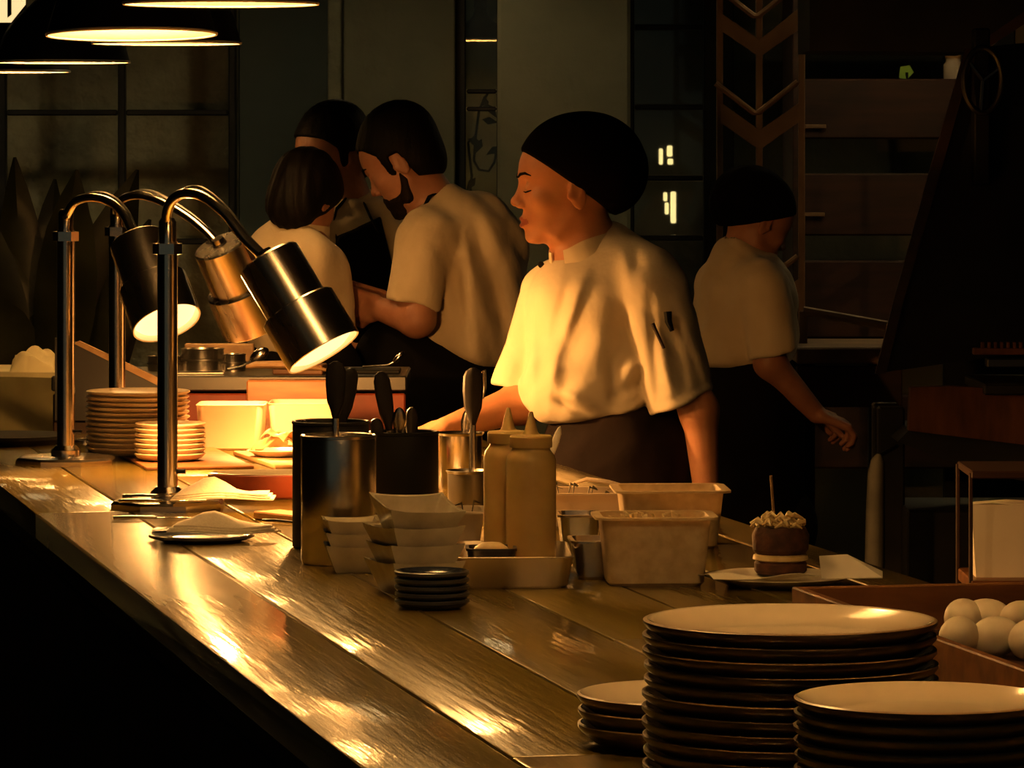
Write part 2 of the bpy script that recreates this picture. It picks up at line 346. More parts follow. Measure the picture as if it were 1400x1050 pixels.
# ------------------------------------------------------------------ heat lamps
def heat_lamp(label, base, path, ax0, ax1, dto, D, Ds, baser=.09):
    b=G(*base); t=thing('heat_lamp',label,'heat lamp',b); Bv=Vector(b)
    MB().lathe([(0,.016),(baser*.55,.016),(baser-.012,.014),(baser-.004,.012),(baser,.008),(baser,0),(0,0)],8,rot=Matrix.Rotation(.39,3,'Z')).build('base',M['chrome'],t,sharp=20)
    MB().lathe([(0,.016),(.026,.016),(.026,.024),(.018,.032),(0,.032)],24).build('foot_flange',M['chrome'],t)
    H=.405
    MB().lathe([(0,.02),(.0155,.02),(.0155,H),(0,H)],24).build('pole',M['chrome'],t)
    MB().lathe([(.0155,H-.02),(.0225,H-.019),(.0225,H-.003),(.0155,H-.002)],6,rot=None).build('collar',M['chrome'],t)
    MB().lathe([(0,H-.003),(.0135,H-.003),(.0135,H+.03),(.010,H+.036),(0,H+.036)],20).build('socket_tube',M['chrome'],t)
    s=MB().tube([(.014,-.004,.055),(.028,-.006,.055)],.004,8).build('set_screw',M['chrome'],t)
    pts=[]
    for i,(x,y) in enumerate(path):
        d=D+(Ds-D)*i/(len(path)-1); pts.append(P(x,y,d)-Bv)
    pts[0]=Vector((0,0,H+.02))
    # smooth the path
    def cr(pts,n=6):
        out=[]
        for i in range(len(pts)-1):
            p0=pts[max(i-1,0)];p1=pts[i];p2=pts[i+1];p3=pts[min(i+2,len(pts)-1)]
            for k in range(n):
                u=k/n; out.append(.5*((2*p1)+(p2-p0)*u+(2*p0-5*p1+4*p2-p3)*u*u+(3*p1-p0-3*p2+p3)*u**3))
        return out+[pts[-1]]
    cp=cr(pts)
    MB().tube(cp,.0078,12).build('gooseneck',M['chrome'],t)
    off=[q+Vector((.004,.017,.008-.018*abs(i/len(cp)-.5))) for i,q in enumerate(cp)]
    MB().tube(off[3:],.0045,8).build('cable',M['steel_dk'],t)
    A=P(*ax0,Ds)-Bv; Bp=P(*ax1,Ds)-Bv; v=(Bp-A); v.y=dto; L=.168
    v=v.normalized(); q=Vector((0,0,-1)).rotation_difference(v)
    sh=MB().lathe([(0,.006),(.012,.006),(.014,0),(.046,-.001),(.049,-.004),(.049,-.088),(.057,-.0885),(.0595,-.091),(.0605,-L),(.0595,-L-.0012,1),(.0575,-L,1),(.0565,-.10,1),(.046,-.085,1),(0,-.08,1)],48)
    so=sh.build('lamp_shade',[M['shade'],M['enamel']],t,sharp=30); so.location=A; so.rotation_mode='QUATERNION'; so.rotation_quaternion=q
    bo=MB().lathe([(0,-L-.004),(.02,-L-.003),(.038,-L+.0),(.05,-L+.006),(.0555,-L+.014),(.045,-L+.04),(.02,-.085),(0,-.085)],36).build('heat_bulb',M['heat'],so)
    ld=bpy.data.lights.new('heat_bulb_light','SPOT'); ld.energy=HEAT_W; ld.color=HEAT_COL; ld.spot_size=math.radians(172); ld.spot_blend=.35; ld.shadow_soft_size=.03
    lo=bpy.data.objects.new('heat_bulb_light',ld); COL.objects.link(lo); lo.parent=so; lo.location=(0,0,-L-.012)
    MB().lathe([(0,.012),(.011,.012),(.013,.004),(.013,-.002),(0,-.002)],16).build('shade_knob',M['chrome'],so)
    return t
heat_lamp('chrome heat lamp whose base lies under the napkins',(229,694),[(229,318),(228,292),(236,273),(254,264),(278,269),(308,293),(334,326),(362,352)],(366,352),(446,483),-.035,6.68,6.60)
heat_lamp('chrome heat lamp standing at the guest edge beside the plate board',(90,634),[(93,312),(92,292),(103,276),(125,270),(150,276),(168,292),(178,310),(186,327)],(187,328),(232,437),-.075,7.60,7.5)
heat_lamp('chrome heat lamp behind the stack of saucers, shade turned to the cooks',(160,611),[(160,305),(160,285),(168,272),(190,267),(220,275),(255,295),(280,315),(298,334)],(300,334),(344,443),.06,8.02,7.80)

# ------------------------------------------------------------------ plates
def plate_mesh(r, h, kind):
    if kind=='dark':   # cream inside, dark rim and underside
        pr=[(0,.006,0),(.62*r,.006,0),(.72*r,.0075,0),(.86*r,h*.62,0),(.955*r,h*.93,0),(.975*r,h,1),(r,h-.001,2),(r*1.0,h-.004,2),(.97*r,h*.62,2),(.86*r,h*.22,2),(.70*r,.001,2),(.62*r,0,2),(.6*r,.002,2),(0,.002,2)]
        ms=[M['cream'],M['plate_edge'],M['plate_dk']]
    elif kind=='navy':
        pr=[(0,.004,0),(.7*r,.004,0),(.85*r,h*.55,0),(.95*r,h,1),(r,h-.001,1),(r,h-.004,0),(.9*r,h*.3,0),(.72*r,0,0),(0,.001,0)]
        ms=[M['navy'],M['navy_edge']]
    else:
        pr=[(0,.004,0),(.65*r,.004,0),(.9*r,h*.75,0),(.975*r,h,0),(r,h-.001,0),(r,h-.003,0),(.9*r,h*.35,0),(.68*r,0,0),(0,.001,0)]
        ms=[M['stone']]
    return MB().lathe(pr,64 if kind=='dark' else 40), ms
ORD=['top','second','third','fourth','fifth','sixth','seventh','eighth','ninth','tenth','eleventh','twelfth']
def stack(name,c,r,h,pitch,n,kind,lab_top,lab,group,jit=.0015,z0=TOP):
    mb,ms=plate_mesh(r,h,kind); first=None
    for i in range(n):
        lb=lab_top if i==n-1 else lab+', %s from the top'%ORD[n-1-i]
        loc=(c[0]+random.uniform(-jit,jit),c[1]+random.uniform(-jit,jit),z0+i*pitch)
        if first is None: o=first=mb.build(name,ms,None,loc,sharp=50); tag(o,lb,'plate',group)
        else:
            o=dup(first,None,loc,random.uniform(0,6),lb)
    return first
stack('dinner_plate',(.239,3.775),.1265,.0215,.01225,11,'dark','topmost cream plate of the tall dark-rimmed stack','dark-rimmed cream plate in the tall stack by the egg box','plates in the tall stack',.0012)
stack('dinner_plate',(.331,3.525),.1045,.0185,.0112,9,'dark','topmost cream plate of the lower stack in front of the tall one','small dark-rimmed plate inside the lower stack','plates in the lower front stack',.001)
stack('side_plate',(.158,4.03),.0985,.022,.0135,3,'dark','topmost of the three dark-rimmed plates behind the tall stack','dark-rimmed plate under another in the stack of three','stack of three plates',.0015)
BZ=TOP+.006
stack('saucer',(-.662,7.76),.0915,.015,.0089,12,'stone','topmost stoneware plate of the tall stack under the heat lamps','stoneware plate inside the tall stack under the heat lamps','stoneware plates under the heat lamps',.0012,BZ)
stack('saucer',(-.592,7.60),.0615,.014,.0086,7,'stone','topmost small stoneware saucer beside the tall stoneware stack','small stoneware saucer inside the short stack','small saucers under the heat lamps',.001,BZ)
c=G(591,831); stack('sauce_dish',(c.x,c.y),.0448,.0115,.0084,5,'navy','topmost dark blue dish of the small round stack','dark blue glazed dish inside the small round stack','dark blue sauce dishes',.0008)
# board under the stoneware
bd=MB().box((0,0,.003),(.185,.50,.006),.002,seg=2).build('serving_board',M['wood'],None,(-.582,7.70,TOP)); bd.rotation_euler[2]=ROT
tag(bd,'thin dark-edged wooden board under the stoneware stacks','board')
bd2=MB().box((0,0,.004),(.17,.36,.008),.003,seg=2).build('serving_board',M['wood_lt'],None,(-.368,7.66,TOP)); bd2.rotation_euler[2]=ROT+.05
tag(bd2,'pale wooden board lying in front of the white tubs','board')

# ------------------------------------------------------------------ steel canisters with utensils
def canister(label,c,r,h,m,z0=TOP,ridge=True):
    t=thing('utensil_canister',label,'canister',(c[0],c[1],z0))
    MB().lathe([(0,0),(r-.002,0),(r,.003),(r,h-.004),(r-.001,h),(r-.003,h),(r-.0035,h-.004),(r-.0035,.006),(0,.006)],48).build('body',m,t)
    MB().lathe([(r-.001,h-.003),(r+.0012,h-.002),(r+.0012,h+.001),(r-.001,h+.002),(r-.004,h+.001),(r-.004,h-.003)],48,close=True).build('rolled_rim',m,t)
    return t
C1=G(463,770); C1r=.0495
canister('brushed steel utensil canister in front of the heat lamp',(C1.x,C1.y),C1r,.168,M['steel'])
C2=P(452,0,6.02); canister('black canister hidden behind the brushed steel one',(C2.x,C2.y),.0525,.172,M['black_metal'])
C3=P(552,0,6.25); canister('black utensil canister beside the squeeze bottles',(C3.x,C3.y),.0495,.143,M['black'])
def utensil(name,label,cat,base,tip,w,hl,hm,kind='handle',roll=0,group=None):
    # a tool standing in a canister: thin steel shank below and a broad handle above
    a,b=Vector(base),Vector(tip); t=thing(name,label,cat,a,0,group); v=b-a; L=v.length; d=v/L
    q=Vector((0,0,1)).rotation_difference(d); h0=L-hl
    n=14; pr=[]
    side=Vector((math.cos(roll),math.sin(roll),0)); 
    def blade(z0,z1,prof,th,m,nm):
        mb=MB(); vs=[];N=len(prof)
        rings=[]
        for u,wd in prof:
            z=z0+(z1-z0)*u; ring=[]
            for k in range(10):
                g=2*PI*k/10; ring.append(q@(Vector((math.cos(roll)*math.cos(g)*wd-math.sin(roll)*math.sin(g)*th, math.sin(roll)*math.cos(g)*wd+math.cos(roll)*math.sin(g)*th, z))))
            rings.append(ring)
        v=[p for r in rings for p in r]; f=[]
        for i in range(len(rings)-1):
            for k in range(10): f.append((i*10+k,i*10+(k+1)%10,(i+1)*10+(k+1)%10,(i+1)*10+k))
        f.append(tuple(range(10))[::-1]); f.append(tuple((len(rings)-1)*10+k for k in range(10)))
        return mb.add(v,f).build(nm,m,t)
    if kind=='handle':
        blade(0,h0+.01,[(0,.006),(1,.0045)],.002,M['steel'],'shank')
        blade(h0,L,[(0,.0045),(.12,w*.5),(.3,w*.85),(.6,w),(.85,w*.95),(.95,w*.7),(1,w*.25)],.0065,hm,'handle')
    elif kind=='spoon':
        blade(0,h0+.01,[(0,.0035),(1,.003)],.0015,M['chrome'],'shank')
        blade(h0,L,[(0,.003),(.25,w*.7),(.55,w),(.8,w*.85),(.95,w*.45),(1,w*.1)],.0025,hm,'bowl')
    return t
def ut(C,px,py,D,**k):
    tip=P(px,py,D); return dict(base=(C[0],C[1],TOP+.012),tip=tip,**k)
utensil('turner','black-handled turner upright in the brushed steel canister','turner',(C1.x-.004,C1.y+.002,TOP+.012),P(459,494,C1.y),.0135,.075,M['handle'])
utensil('kitchen_knife','black-handled knife leaning in the black canister behind steel one','knife',(C2.x-.01,C2.y,TOP+.012),P(481,503,C2.y),.0125,.078,M['handle'],roll=.4)
utensil('steel_tongs','short dark tongs lying in the canister behind the steel one','tongs',(C2.x+.03,C2.y-.01,TOP+.012),P(413,574,C2.y-.01),.006,.05,M['handle'])
utensil('kitchen_knife','tall black knife handle leaning in the black canister','knife',(C3.x,C3.y,TOP+.012),P(520,508,C3.y),.0125,.085,M['handle'],roll=.2)
utensil('serving_spoon','copper-toned spoon in the black canister','spoon',(C3.x-.005,C3.y-.02,TOP+.012),P(546,557,C3.y-.03),.0105,.045,M['chrome'],kind='spoon')
utensil('kitchen_knife','short black handle beside the copper-toned spoon','knife',(C3.x+.012,C3.y+.01,TOP+.012),P(563,557,C3.y+.01),.009,.06,M['handle'])
utensil('kitchen_knife','stubby black handle at the rim of the black canister','knife',(C3.x-.014,C3.y-.025,TOP+.012),P(513,572,C3.y-.025),.0095,.05,M['handle'])
# steel pots with spatula and ladle behind the bottles
def pot(label,c,r,h,m,fill=None,name='steel_pot'):
    t=thing(name,label,'pot',(c[0],c[1],TOP))
    MB().lathe([(0,0),(r*.94,0),(r*.97,.004),(r,h-.004),(r+.003,h),(r+.001,h+.001),(r-.002,h-.003),(r-.004,.006),(0,.006)],44).build('body',m,t)
    if fill: MB().lathe([(0,h*.72),(r*.6,h*.725),(r-.004,h*.70),(r-.006,h*.60),(0,h*.60)],28).build('contents',fill,t)
    return t
p4=P(629,0,7.05); pot('polished steel pot glowing copper in the lamp light',(p4.x,p4.y),.036,.090,M['chrome'])
p5=P(640,0,6.55); pot('dark steel cup holding the wide spatula',(p5.x,p5.y),.031,.066,M['steel_dk'])
utensil('wide_spatula','wide dark-bladed spatula standing in the dark steel cup','spatula',(p5.x+.006,p5.y,TOP+.012),P(647,503,p5.y),.0155,.085,M['handle'])
utensil('spoon','pale spoon standing in the glowing steel pot','spoon',(p4.x-.004,p4.y,TOP+.012),P(640,558,p4.y),.0085,.05,M['chrome'],kind='spoon')
mb=MB().tube([P(x,y,7.05)-Vector((p4.x,p4.y,TOP)) for x,y in ((636,636),(642,560),(655,512),(662,506),(663,530),(660,545))],[.003,.004,.005,.005,.005,.004],10,flat=.5)
tag(mb.build('ladle',M['chrome'],None,(p4.x,p4.y,TOP)),'bright bent ladle handle behind the wide spatula','ladle')
p6=P(742,0,6.15)
utensil('spoon','bright spoon tip leaning behind the squeeze bottles','spoon',(p6.x-.02,p6.y,TOP+.01),P(766,583,p6.y),.0055,.05,M['paper'],kind='spoon')

# ------------------------------------------------------------------ steel tray with squeeze bottles and sauce pan
def open_box(w,d,h,th,taper=0,lip=0,bev=.004,rc=.012,n=5):
    # rounded rectangular open container, floor at z=0; lip = flange width
    def ring(hw,hd,z,r):
        o=[]
        for cx,cy,a0 in ((hw-r,hd-r,0),(-hw+r,hd-r,PI/2),(-hw+r,-hd+r,PI),(hw-r,-hd+r,3*PI/2)):
            for k in range(n+1):
                a=a0+PI/2*k/n; o.append((cx+r*math.cos(a),cy+r*math.sin(a),z))
        return o
    R=[ring(w/2-taper-.004,d/2-taper-.004,0,rc),ring(w/2-taper,d/2-taper,.004,rc),ring(w/2,d/2,h-.003,rc)]
    if lip: R+= [ring(w/2+lip,d/2+lip,h-.003,rc+lip*.5),ring(w/2+lip,d/2+lip,h,rc+lip*.5),ring(w/2-th,d/2-th,h,rc)]
    else: R+=[ring(w/2+.0015,d/2+.0015,h-.001,rc),ring(w/2-th*.5,d/2-th*.5,h,rc),ring(w/2-th,d/2-th,h-.002,rc)]
    R+=[ring(w/2-taper-th,d/2-taper-th,th+.001,rc),ring(w/2-taper-th-.004,d/2-taper-th-.004,th,rc)]
    N=len(R[0]); v=[p for r in R for p in r]; f=[tuple(range(N))[::-1]]
    for i in range(len(R)-1):
        for k in range(N): f.append((i*N+k,i*N+(k+1)%N,(i+1)*N+(k+1)%N,(i+1)*N+k))
    f.append(tuple((len(R)-1)*N+k for k in range(N)))
    return MB().add(v,f)
def fill_block(w,d,z0,z1,amp,seg=18,ang=0):
    v=[];f=[]
    for i in range(seg+1):
        for j in range(seg+1):
            x=-w/2+w*i/seg;y=-d/2+d*j/seg
            e=min(i,seg-i,j,seg-j)
            v.append((x,y,z1+amp*(math.sin(x*190+1.3*math.sin(y*140))*.5+.5*random.random())-(amp*1.5 if e==0 else 0)))
    for i in range(seg):
        for j in range(seg):
            a=i*(seg+1)+j; f.append((a,a+seg+1,a+seg+2,a+1))
    return MB().add(v,f)
tr=P(700,0,5.56); TR=Vector((tr.x,tr.y,TOP))
t=open_box(.146,.225,.040,.0015,.006,0,rc=.015).build('steel_tray',M['satin'],None,TR); t.rotation_euler[2]=.03
tag(t,'shallow steel tray holding the two squeeze bottles','tray')
def bottle(label,px,D,scale=1):
    p=P(px,0,D); t=thing('squeeze_bottle',label,'bottle',(p.x,p.y,TOP+.0018),0,'squeeze bottles in the steel tray')
    r=.0318
    MB().lathe([(0,0),(r-.003,0),(r,.003),(r,.150),(r-.002,.158),(r-.006,.163),(.024,.166),(.024,.172),(0,.172)],40).build('body',M['sauce'],t)
    cp=MB().lathe([(0,.168),(.0265,.168),(.027,.170),(.027,.181),(.0255,.183),(.011,.1845),(.0085,.188),(.0028,.211),(.002,.213),(0,.213)],36).build('cap',M['sauce'],t)
    return t
bottle('squeeze bottle with cone tip, the one nearer the square bowls',695,5.625)
bottle('squeeze bottle with cone tip, the one nearer the clear tub',726,5.545)
q=P(650,0,5.545)
pn=thing('sauce_pan_insert','small dark pan of yellow cream inside the steel tray','pan',(q.x+.020,q.y-.040,TOP+.0018),.03)
open_box(.060,.062,.046,.002,.004,.002,rc=.01).build('body',M['steel_dk'],pn)
MB().lathe([(0,.052),(.012,.051),(.020,.046),(.024,.040),(.024,.036),(0,.036)],20,c=(.0,0,0)).build('cream',M['slaw'],pn)
# black steel inset pans
for px,py,w,d,h,lb in ((812,794,.054,.085,.050,'dark steel pan between tray and clear tub'),(792,757,.056,.08,.052,'dark steel pan behind another, beside the bottles')):
    g=G(px,py); t=thing('steel_pan',lb,'pan',(g.x,g.y+d/2,TOP),.06)
    open_box(w,d,h,.0015,.005,.004,rc=.012).build('body',M['steel'],t)
    fb=fill_block(w-.016,d-.016,0,h*.7,.003).build('contents',M['bread'],t)
# clear tubs
g=G(896,803); t=thing('clear_tub','milky plastic tub packed with grated filling on the counter','tub',(g.x,g.y+.05,TOP),.05)
open_box(.137,.10,.087,.002,.008,.009,rc=.016).build('body',M['plastic'],t)
b=open_box(.128,.092,.074,.03,.008,0,rc=.014).build('filling',M['grain'],t); b.location=(0,0,.0035)
for k in range(16):
    a=random.uniform(0,6.28);x=random.uniform(-.05,.05);y=random.uniform(-.03,.03)
    MB().tube([(x,y,.072),(x+.008*math.cos(a),y+.008*math.sin(a),.086),(x+.016*math.cos(a),y+.016*math.sin(a),.088)],[.002,.003,.001],6,flat=.4).build('shaving',M['slaw'],t)
g=G(918,752); t=thing('clear_tub','long milky plastic tub behind the grated filling tub','tub',(g.x,g.y+.07,TOP),.04)
open_box(.140,.13,.080,.002,.008,.010,rc=.016).build('body',M['plastic'],t)
open_box(.128,.118,.045,.03,.008,0,rc=.014).build('filling',M['grain'],t).location=(0,0,.004)
# lid lying across the long tub
# cream herb trays
for px,py,w,d,lb in ((590,752,.140,.10,'cream tray of herb sprigs behind the square bowls'),(795,724,.150,.12,'cream tray of dark leaves behind the squeeze bottles')):
    g=G(px,py); t=thing('herb_tray',lb,'tray',(g.x,g.y+d/2,TOP),.04)
    open_box(w,d,.052,.003,.006,.006,rc=.012).build('body',M['plastic_wh'],t)
    fill_block(w-.02,d-.02,0,.032,.004).build('paper_lining',M['paper'],t)
    for k in range(22):
        x=random.uniform(-w*.4,w*.4);y=random.uniform(-d*.4,d*.4);a=random.uniform(0,6.28);h=random.uniform(.042,.062)
        pts=[Vector((x,y,.034)),Vector((x+.006*math.cos(a),y+.006*math.sin(a),h)),Vector((x+.018*math.cos(a),y+.018*math.sin(a),h-.004))]
        MB().tube(pts,[.001,.004,.001],6,flat=.3).build('herb_leaf',M['herb'],t)
# folded foil edge and skewers on the trays
g=G(850,716); mb=MB().tube([(-.055,0,.054),(-.03,.004,.062),(0,0,.058),(.03,-.006,.05),(.05,-.01,.046)],[.006,.009,.010,.009,.004],8,flat=.35)
tag(mb.build('plastic_wrap',M['plastic_wh'],None,(g.x-.02,g.y+.035,TOP)),'crumpled strip of clear wrap on the leaf tray rim','wrap')

# ------------------------------------------------------------------ square ceramic bowls
def sq_bowl(w,h,th=.004,flare=.30):
    def ring(hw,z,lift=0):
        o=[];n=6
        cs_=[(hw,hw),(-hw,hw),(-hw,-hw),(hw,-hw)]
        for i in range(4):
            a=Vector((*cs_[i],0));b=Vector((*cs_[(i+1)%4],0))
            for k in range(n):
                u=k/n; p=a.lerp(b,u); e=abs(u-.5)*2 
                o.append((p.x*(1-.03*(1-e)),p.y*(1-.03*(1-e)),z+lift*(e**3)*.45))
        return o
    R=[ring(w*flare,0),ring(w*(flare+.03),.002),ring(w*.5-.001,h-.004,.006),ring(w*.5,h,.007),ring(w*.5-th,h-.001,.007),ring(w*(flare+.02)-th,th+.002),ring(w*.15,th)]
    N=24; v=[p for r in R for p in r]; f=[tuple(range(N))[::-1]]
    for i in range(len(R)-1):
        for k in range(N): f.append((i*N+k,i*N+(k+1)%N,(i+1)*N+(k+1)%N,(i+1)*N+k))
    f.append(tuple((len(R)-1)*N+k for k in range(N)))
    return MB().add(v,f)
g=G(566,815); proto=sq_bowl(.096,.040).build('square_bowl',M['bowl'],None,(g.x,g.y+.03,TOP)); 
tag(proto,'bottom square crackle-glazed bowl of the taller bowl stack','bowl','square bowls in the taller stack')
proto.rotation_euler[2]=.42
for i,(dx,rz) in enumerate(((.001,.36),(-.001,.45),(.0,.33))):
    o=dup(proto,None,(g.x+dx,g.y+.03,TOP+.0215*(i+1)+(.007 if i==2 else 0)),rz,('second square crackle-glazed bowl from the bottom of the taller stack','third square crackle-glazed bowl from the bottom of the taller stack','topmost open square crackle-glazed bowl of the taller stack')[i])
    if i==2: o.rotation_euler=(0.16,.03,rz)
g=G(482,784); proto=sq_bowl(.074,.034).build('square_bowl',M['bowl'],None,(g.x,g.y+.025,TOP))
tag(proto,'bottom small square bowl of the short stack beside the steel canister','bowl','square bowls in the short stack'); proto.rotation_euler[2]=.1
for i in range(2): dup(proto,None,(g.x-.001*i,g.y+.025,TOP+.0165*(i+1)),.1+.06*i,('middle small square bowl of the short stack beside the steel canister','top small square bowl of the short stack beside the steel canister')[i])

# ------------------------------------------------------------------ under the heat lamps
def tub(px0,px1,D,py,h,d,lb):
    x0=P(px0,0,D).x;x1=P(px1,0,D).x; t=thing('white_tub',lb,'tub',((x0+x1)/2,D+d/2,TOP),0)
    open_box(x1-x0,d,h,.003,.006,.0,rc=.014).build('body',M['plastic_wh'],t)
    return t
tub(268,361,7.93,615,.083,.12,'bright white tub beside the stoneware stacks')
tub(366,470,8.02,608,.080,.14,'bright white tub behind the black canister')
# terracotta dish
g=G(372,684); d_=thing('oval_dish','wide oval dish with terracotta side and cream top','dish',(g.x,g.y+.06,TOP+.0005))
o=MB().lathe([(0,0),(.075,0),(.082,.004),(.098,.030),(.1,.036),(.097,.038),(.09,.034),(.07,.030),(0,.029)],48).build('body',M['red'],d_); o.scale=(1.05,.62,1)
o=MB().lathe([(0,.0305),(.07,.0315),(.09,.0355),(.0965,.0385),(.094,.0395),(.07,.034),(0,.033)],48).build('cream_glaze',M['cream'],d_); o.scale=(1.05,.62,1)
# wrapped bread on a small plate
g=G(378,632); t=thing('bread_plate','shallow cream plate with torn flatbread under the lamps','plate',(g.x,g.y+.03,TOP+.0085))
MB().lathe([(0,.003),(.035,.003),(.052,.012),(.054,.011),(.036,0),(0,0)],32).build('plate_body',M['cream'],t)
def crumple(w,d,h,seed,n=10,th=.0012,fold=.006):
    r=random.Random(seed); v=[];f=[]
    ph=[r.uniform(0,6) for _ in range(4)]
    for s in (0,1):
        for i in range(n+1):
            for j in range(n+1):
                x=-w/2+w*i/n;y=-d/2+d*j/n
                z=h*(1-(2*i/n-1)**2*.6)+fold*math.sin(7*i/n+ph[0]+2*math.sin(4*j/n+ph[1]))+fold*.6*math.sin(9*j/n+ph[2]+i/n*5)+fold
                v.append((x,y,max(z,.0)+(th if s else 0)))
    N=(n+1)*(n+1)
    for i in range(n):
        for j in range(n):
            a=i*(n+1)+j; f.append((a,a+1,a+n+2,a+n+1)); f.append((N+a,N+a+n+1,N+a+n+2,N+a+1))
    bd=[i*(n+1) for i in range(n+1)]+[n*(n+1)+j for j in range(1,n+1)]+[i*(n+1)+n for i in range(n-1,-1,-1)]+[j for j in range(n-1,0,-1)]
    for k in range(len(bd)): 
        a,b=bd[k],bd[(k+1)%len(bd)]; f.append((a,b,N+b,N+a))
    return MB().add(v,f)
for k,(x,y,a,h) in enumerate(((-.012,0,.3,.012),(.016,.008,-.5,.02),(.002,-.012,1.2,.016))):
    o=crumple(.06,.045,h,k,8,.003,.005).build('flatbread',M['slaw'],t); o.location=(x,y,.006+.006*k); o.rotation_euler=(.15*(k-1),.2*(k-1),a)

# napkins and cutlery on a dark plate
g=G(272,744); t=stack('dark_plate',(g.x,g.y+.055),.074,.010,.01,1,'navy','flat dark plate under the folded napkin and cutlery','','', 0)
if 'group' in t: del t['group']
NP=Vector((g.x,g.y+.055,TOP))
def napkin(label,loc,rz,seed,w=.12,d=.075):
    # folded triangle, three layers
    t=thing('napkin',label,'napkin',loc,rz)
    for i in range(3):
        z=.002+i*.0035; k=1-.06*i; r=random.Random(seed+i)
        n=8; v=[];f=[];th=.0022
        for s in (0,1):
            for a in range(n+1):
                u=a/n
                for b in range(n+1):
                    q=b/n; x=(-.5+u)*w*k; y=(q-.5)*d*k*(1-.75*u)
                    zz=z+.022*math.exp(-((u-.35)/.25)**2)*(1-abs(2*q-1)**2)+.002*math.sin(6*u+3*q+seed)
                    v.append((x,y,zz+s*th))
        N=(n+1)**2
        for a in range(n):
            for b in range(n):
                c0=a*(n+1)+b; f.append((c0,c0+1,c0+n+2,c0+n+1)); f.append((N+c0,N+c0+n+1,N+c0+n+2,N+c0+1))
        bd=[a*(n+1) for a in range(n+1)]+[n*(n+1)+b for b in range(1,n+1)]+[a*(n+1)+n for a in range(n-1,-1,-1)]+[b for b in range(n-1,0,-1)]
        for q in range(len(bd)):
            a_,b_=bd[q],bd[(q+1)%len(bd)]; f.append((a_,b_,N+b_,N+a_))
        MB().add(v,f).build('fold',M['linen'],t)
    return t
napkin('folded linen napkin lying on the flat dark plate',NP+Vector((.035,-.01,.0115)),-.15,1,.15,.09)
napkin('folded linen napkin behind the dark plate by the lamp base',Vector((P(308,0,6.62).x,6.62,TOP+.0175)),-.1,5,.15,.11)
def cutlery(label,loc,rz,L=.13,kind='knife',tilt=0):
    t=thing('table_'+kind,label,kind,loc,rz,'cutlery by the napkins')
    MB().tube([(0,0,.004),(L*.2,0,.005),(L*.5,0,.004)],[.0045,.0042,.003],8,flat=.7).build('handle',M['chrome'],t)
    if kind=='knife': MB().tube([(L*.48,0,.004),(L*.6,0,.004),(L*.9,0,.003),(L,0,.003)],[.003,.007,.007,.001],8,flat=.15).build('blade',M['chrome'],t)
    else:
        MB().tube([(L*.48,0,.004),(L*.72,0,.003),(L*.8,0,.004)],[.002,.008,.008],8,flat=.2).build('head',M['chrome'],t)
        for k in range(4): MB().tube([(L*.79,-.006+.004*k,.004),(L,-.006+.004*k,.005)],.0012,6).build('tine',M['chrome'],t)
    return t
for i,(dx,dy,dz,rz,k) in enumerate(((-.068,-.02,.011,.12,'knife'),(-.066,-.006,.011,.1,'fork'),(-.064,.008,.011,.02,'knife'))):
    cutlery('polished %s with its handle jutting from the plate napkin, %s'%(k,('at the plate rim','beside the fork','in the middle')[(0,2,1)[i]]),NP+Vector((dx,dy,dz)),rz,.14,k)
for i,(px,py,rz,k) in enumerate(((150,712,.06,'knife'),(158,704,.02,'fork'),(163,697,.0,'knife'))):
    q=G(px,py); cutlery('polished %s lying beside the lamp base%s'%(k,('',', between two knives',', farther from the plate')[i]),(q.x+.005,q.y,TOP+(.017 if i else .0005)),rz,.13,k)
q=G(360,716); cutlery('bright knife lying between napkin and steel canister',(q.x,q.y,TOP+.0005),-.55,.11,'knife')
mb=MB().box((0,0,.006),(.05,.10,.012),.002); o=mb.build('chopping_block',M['wood_lt'],None,(P(392,0,6.45).x,6.45,TOP)); o.rotation_euler[2]=.7
tag(o,'small pale chopping block behind the steel canister','block')

# ------------------------------------------------------------------ burger plate
g=G(1068,806); t=thing('burger_plate','shallow grey plate lined with paper under the burger','plate',(g.x,g.y+.06,TOP))
MB().lathe([(0,.003),(.06,.003),(.088,.012),(.092,.013),(.094,.012),(.064,0),(0,0)],40).build('plate_body',M['bowl'],t)
o=crumple(.15,.10,.004,11,12,.0008,.004).build('paper_liner',M['paper'],t); o.location=(-.025,-.02,.008); o.rotation_euler[2]=.25
bz=TOP+.016; b=thing('burger','dark bun burger with pale shredded topping and a stick','burger',(g.x+.002,g.y+.045,bz))
MB().lathe([(0,0),(.030,0),(.033,.004),(.033,.013),(.030,.017),(0,.017)],28).build('bottom_bun',M['bread'],b)
MB().lathe([(0,.015),(.028,.015),(.035,.018),(.034,.023),(.026,.026),(0,.026)],22).build('patty',M['slaw'],b)
MB().lathe([(0,.024),(.030,.024),(.035,.030),(.036,.048),(.031,.058),(0,.060)],28).build('top_bun',M['bread'],b)
mb=MB()
for k in range(60):
    a=random.uniform(0,6.28);r=.031*math.sqrt(random.random());x,y=r*math.cos(a)-.004,r*math.sin(a);z=.058+.016*(1-(r/.034)**2)*random.random()
    a2=random.uniform(0,6.28);l=random.uniform(.006,.012)
    mb.tube([(x,y,z),(x+l*math.cos(a2),y+l*math.sin(a2),z+.004),(x+1.7*l*math.cos(a2+.5),y+1.7*l*math.sin(a2+.5),z-.001)],[.002,.0035,.0015],6)
o=mb.build('shredded_topping',M['slaw'],b); o['kind']='stuff'
MB().tube([(-.006,0,.04),(-.012,.002,.122)],.0018,8).build('stick',M['wood_lt'],b)
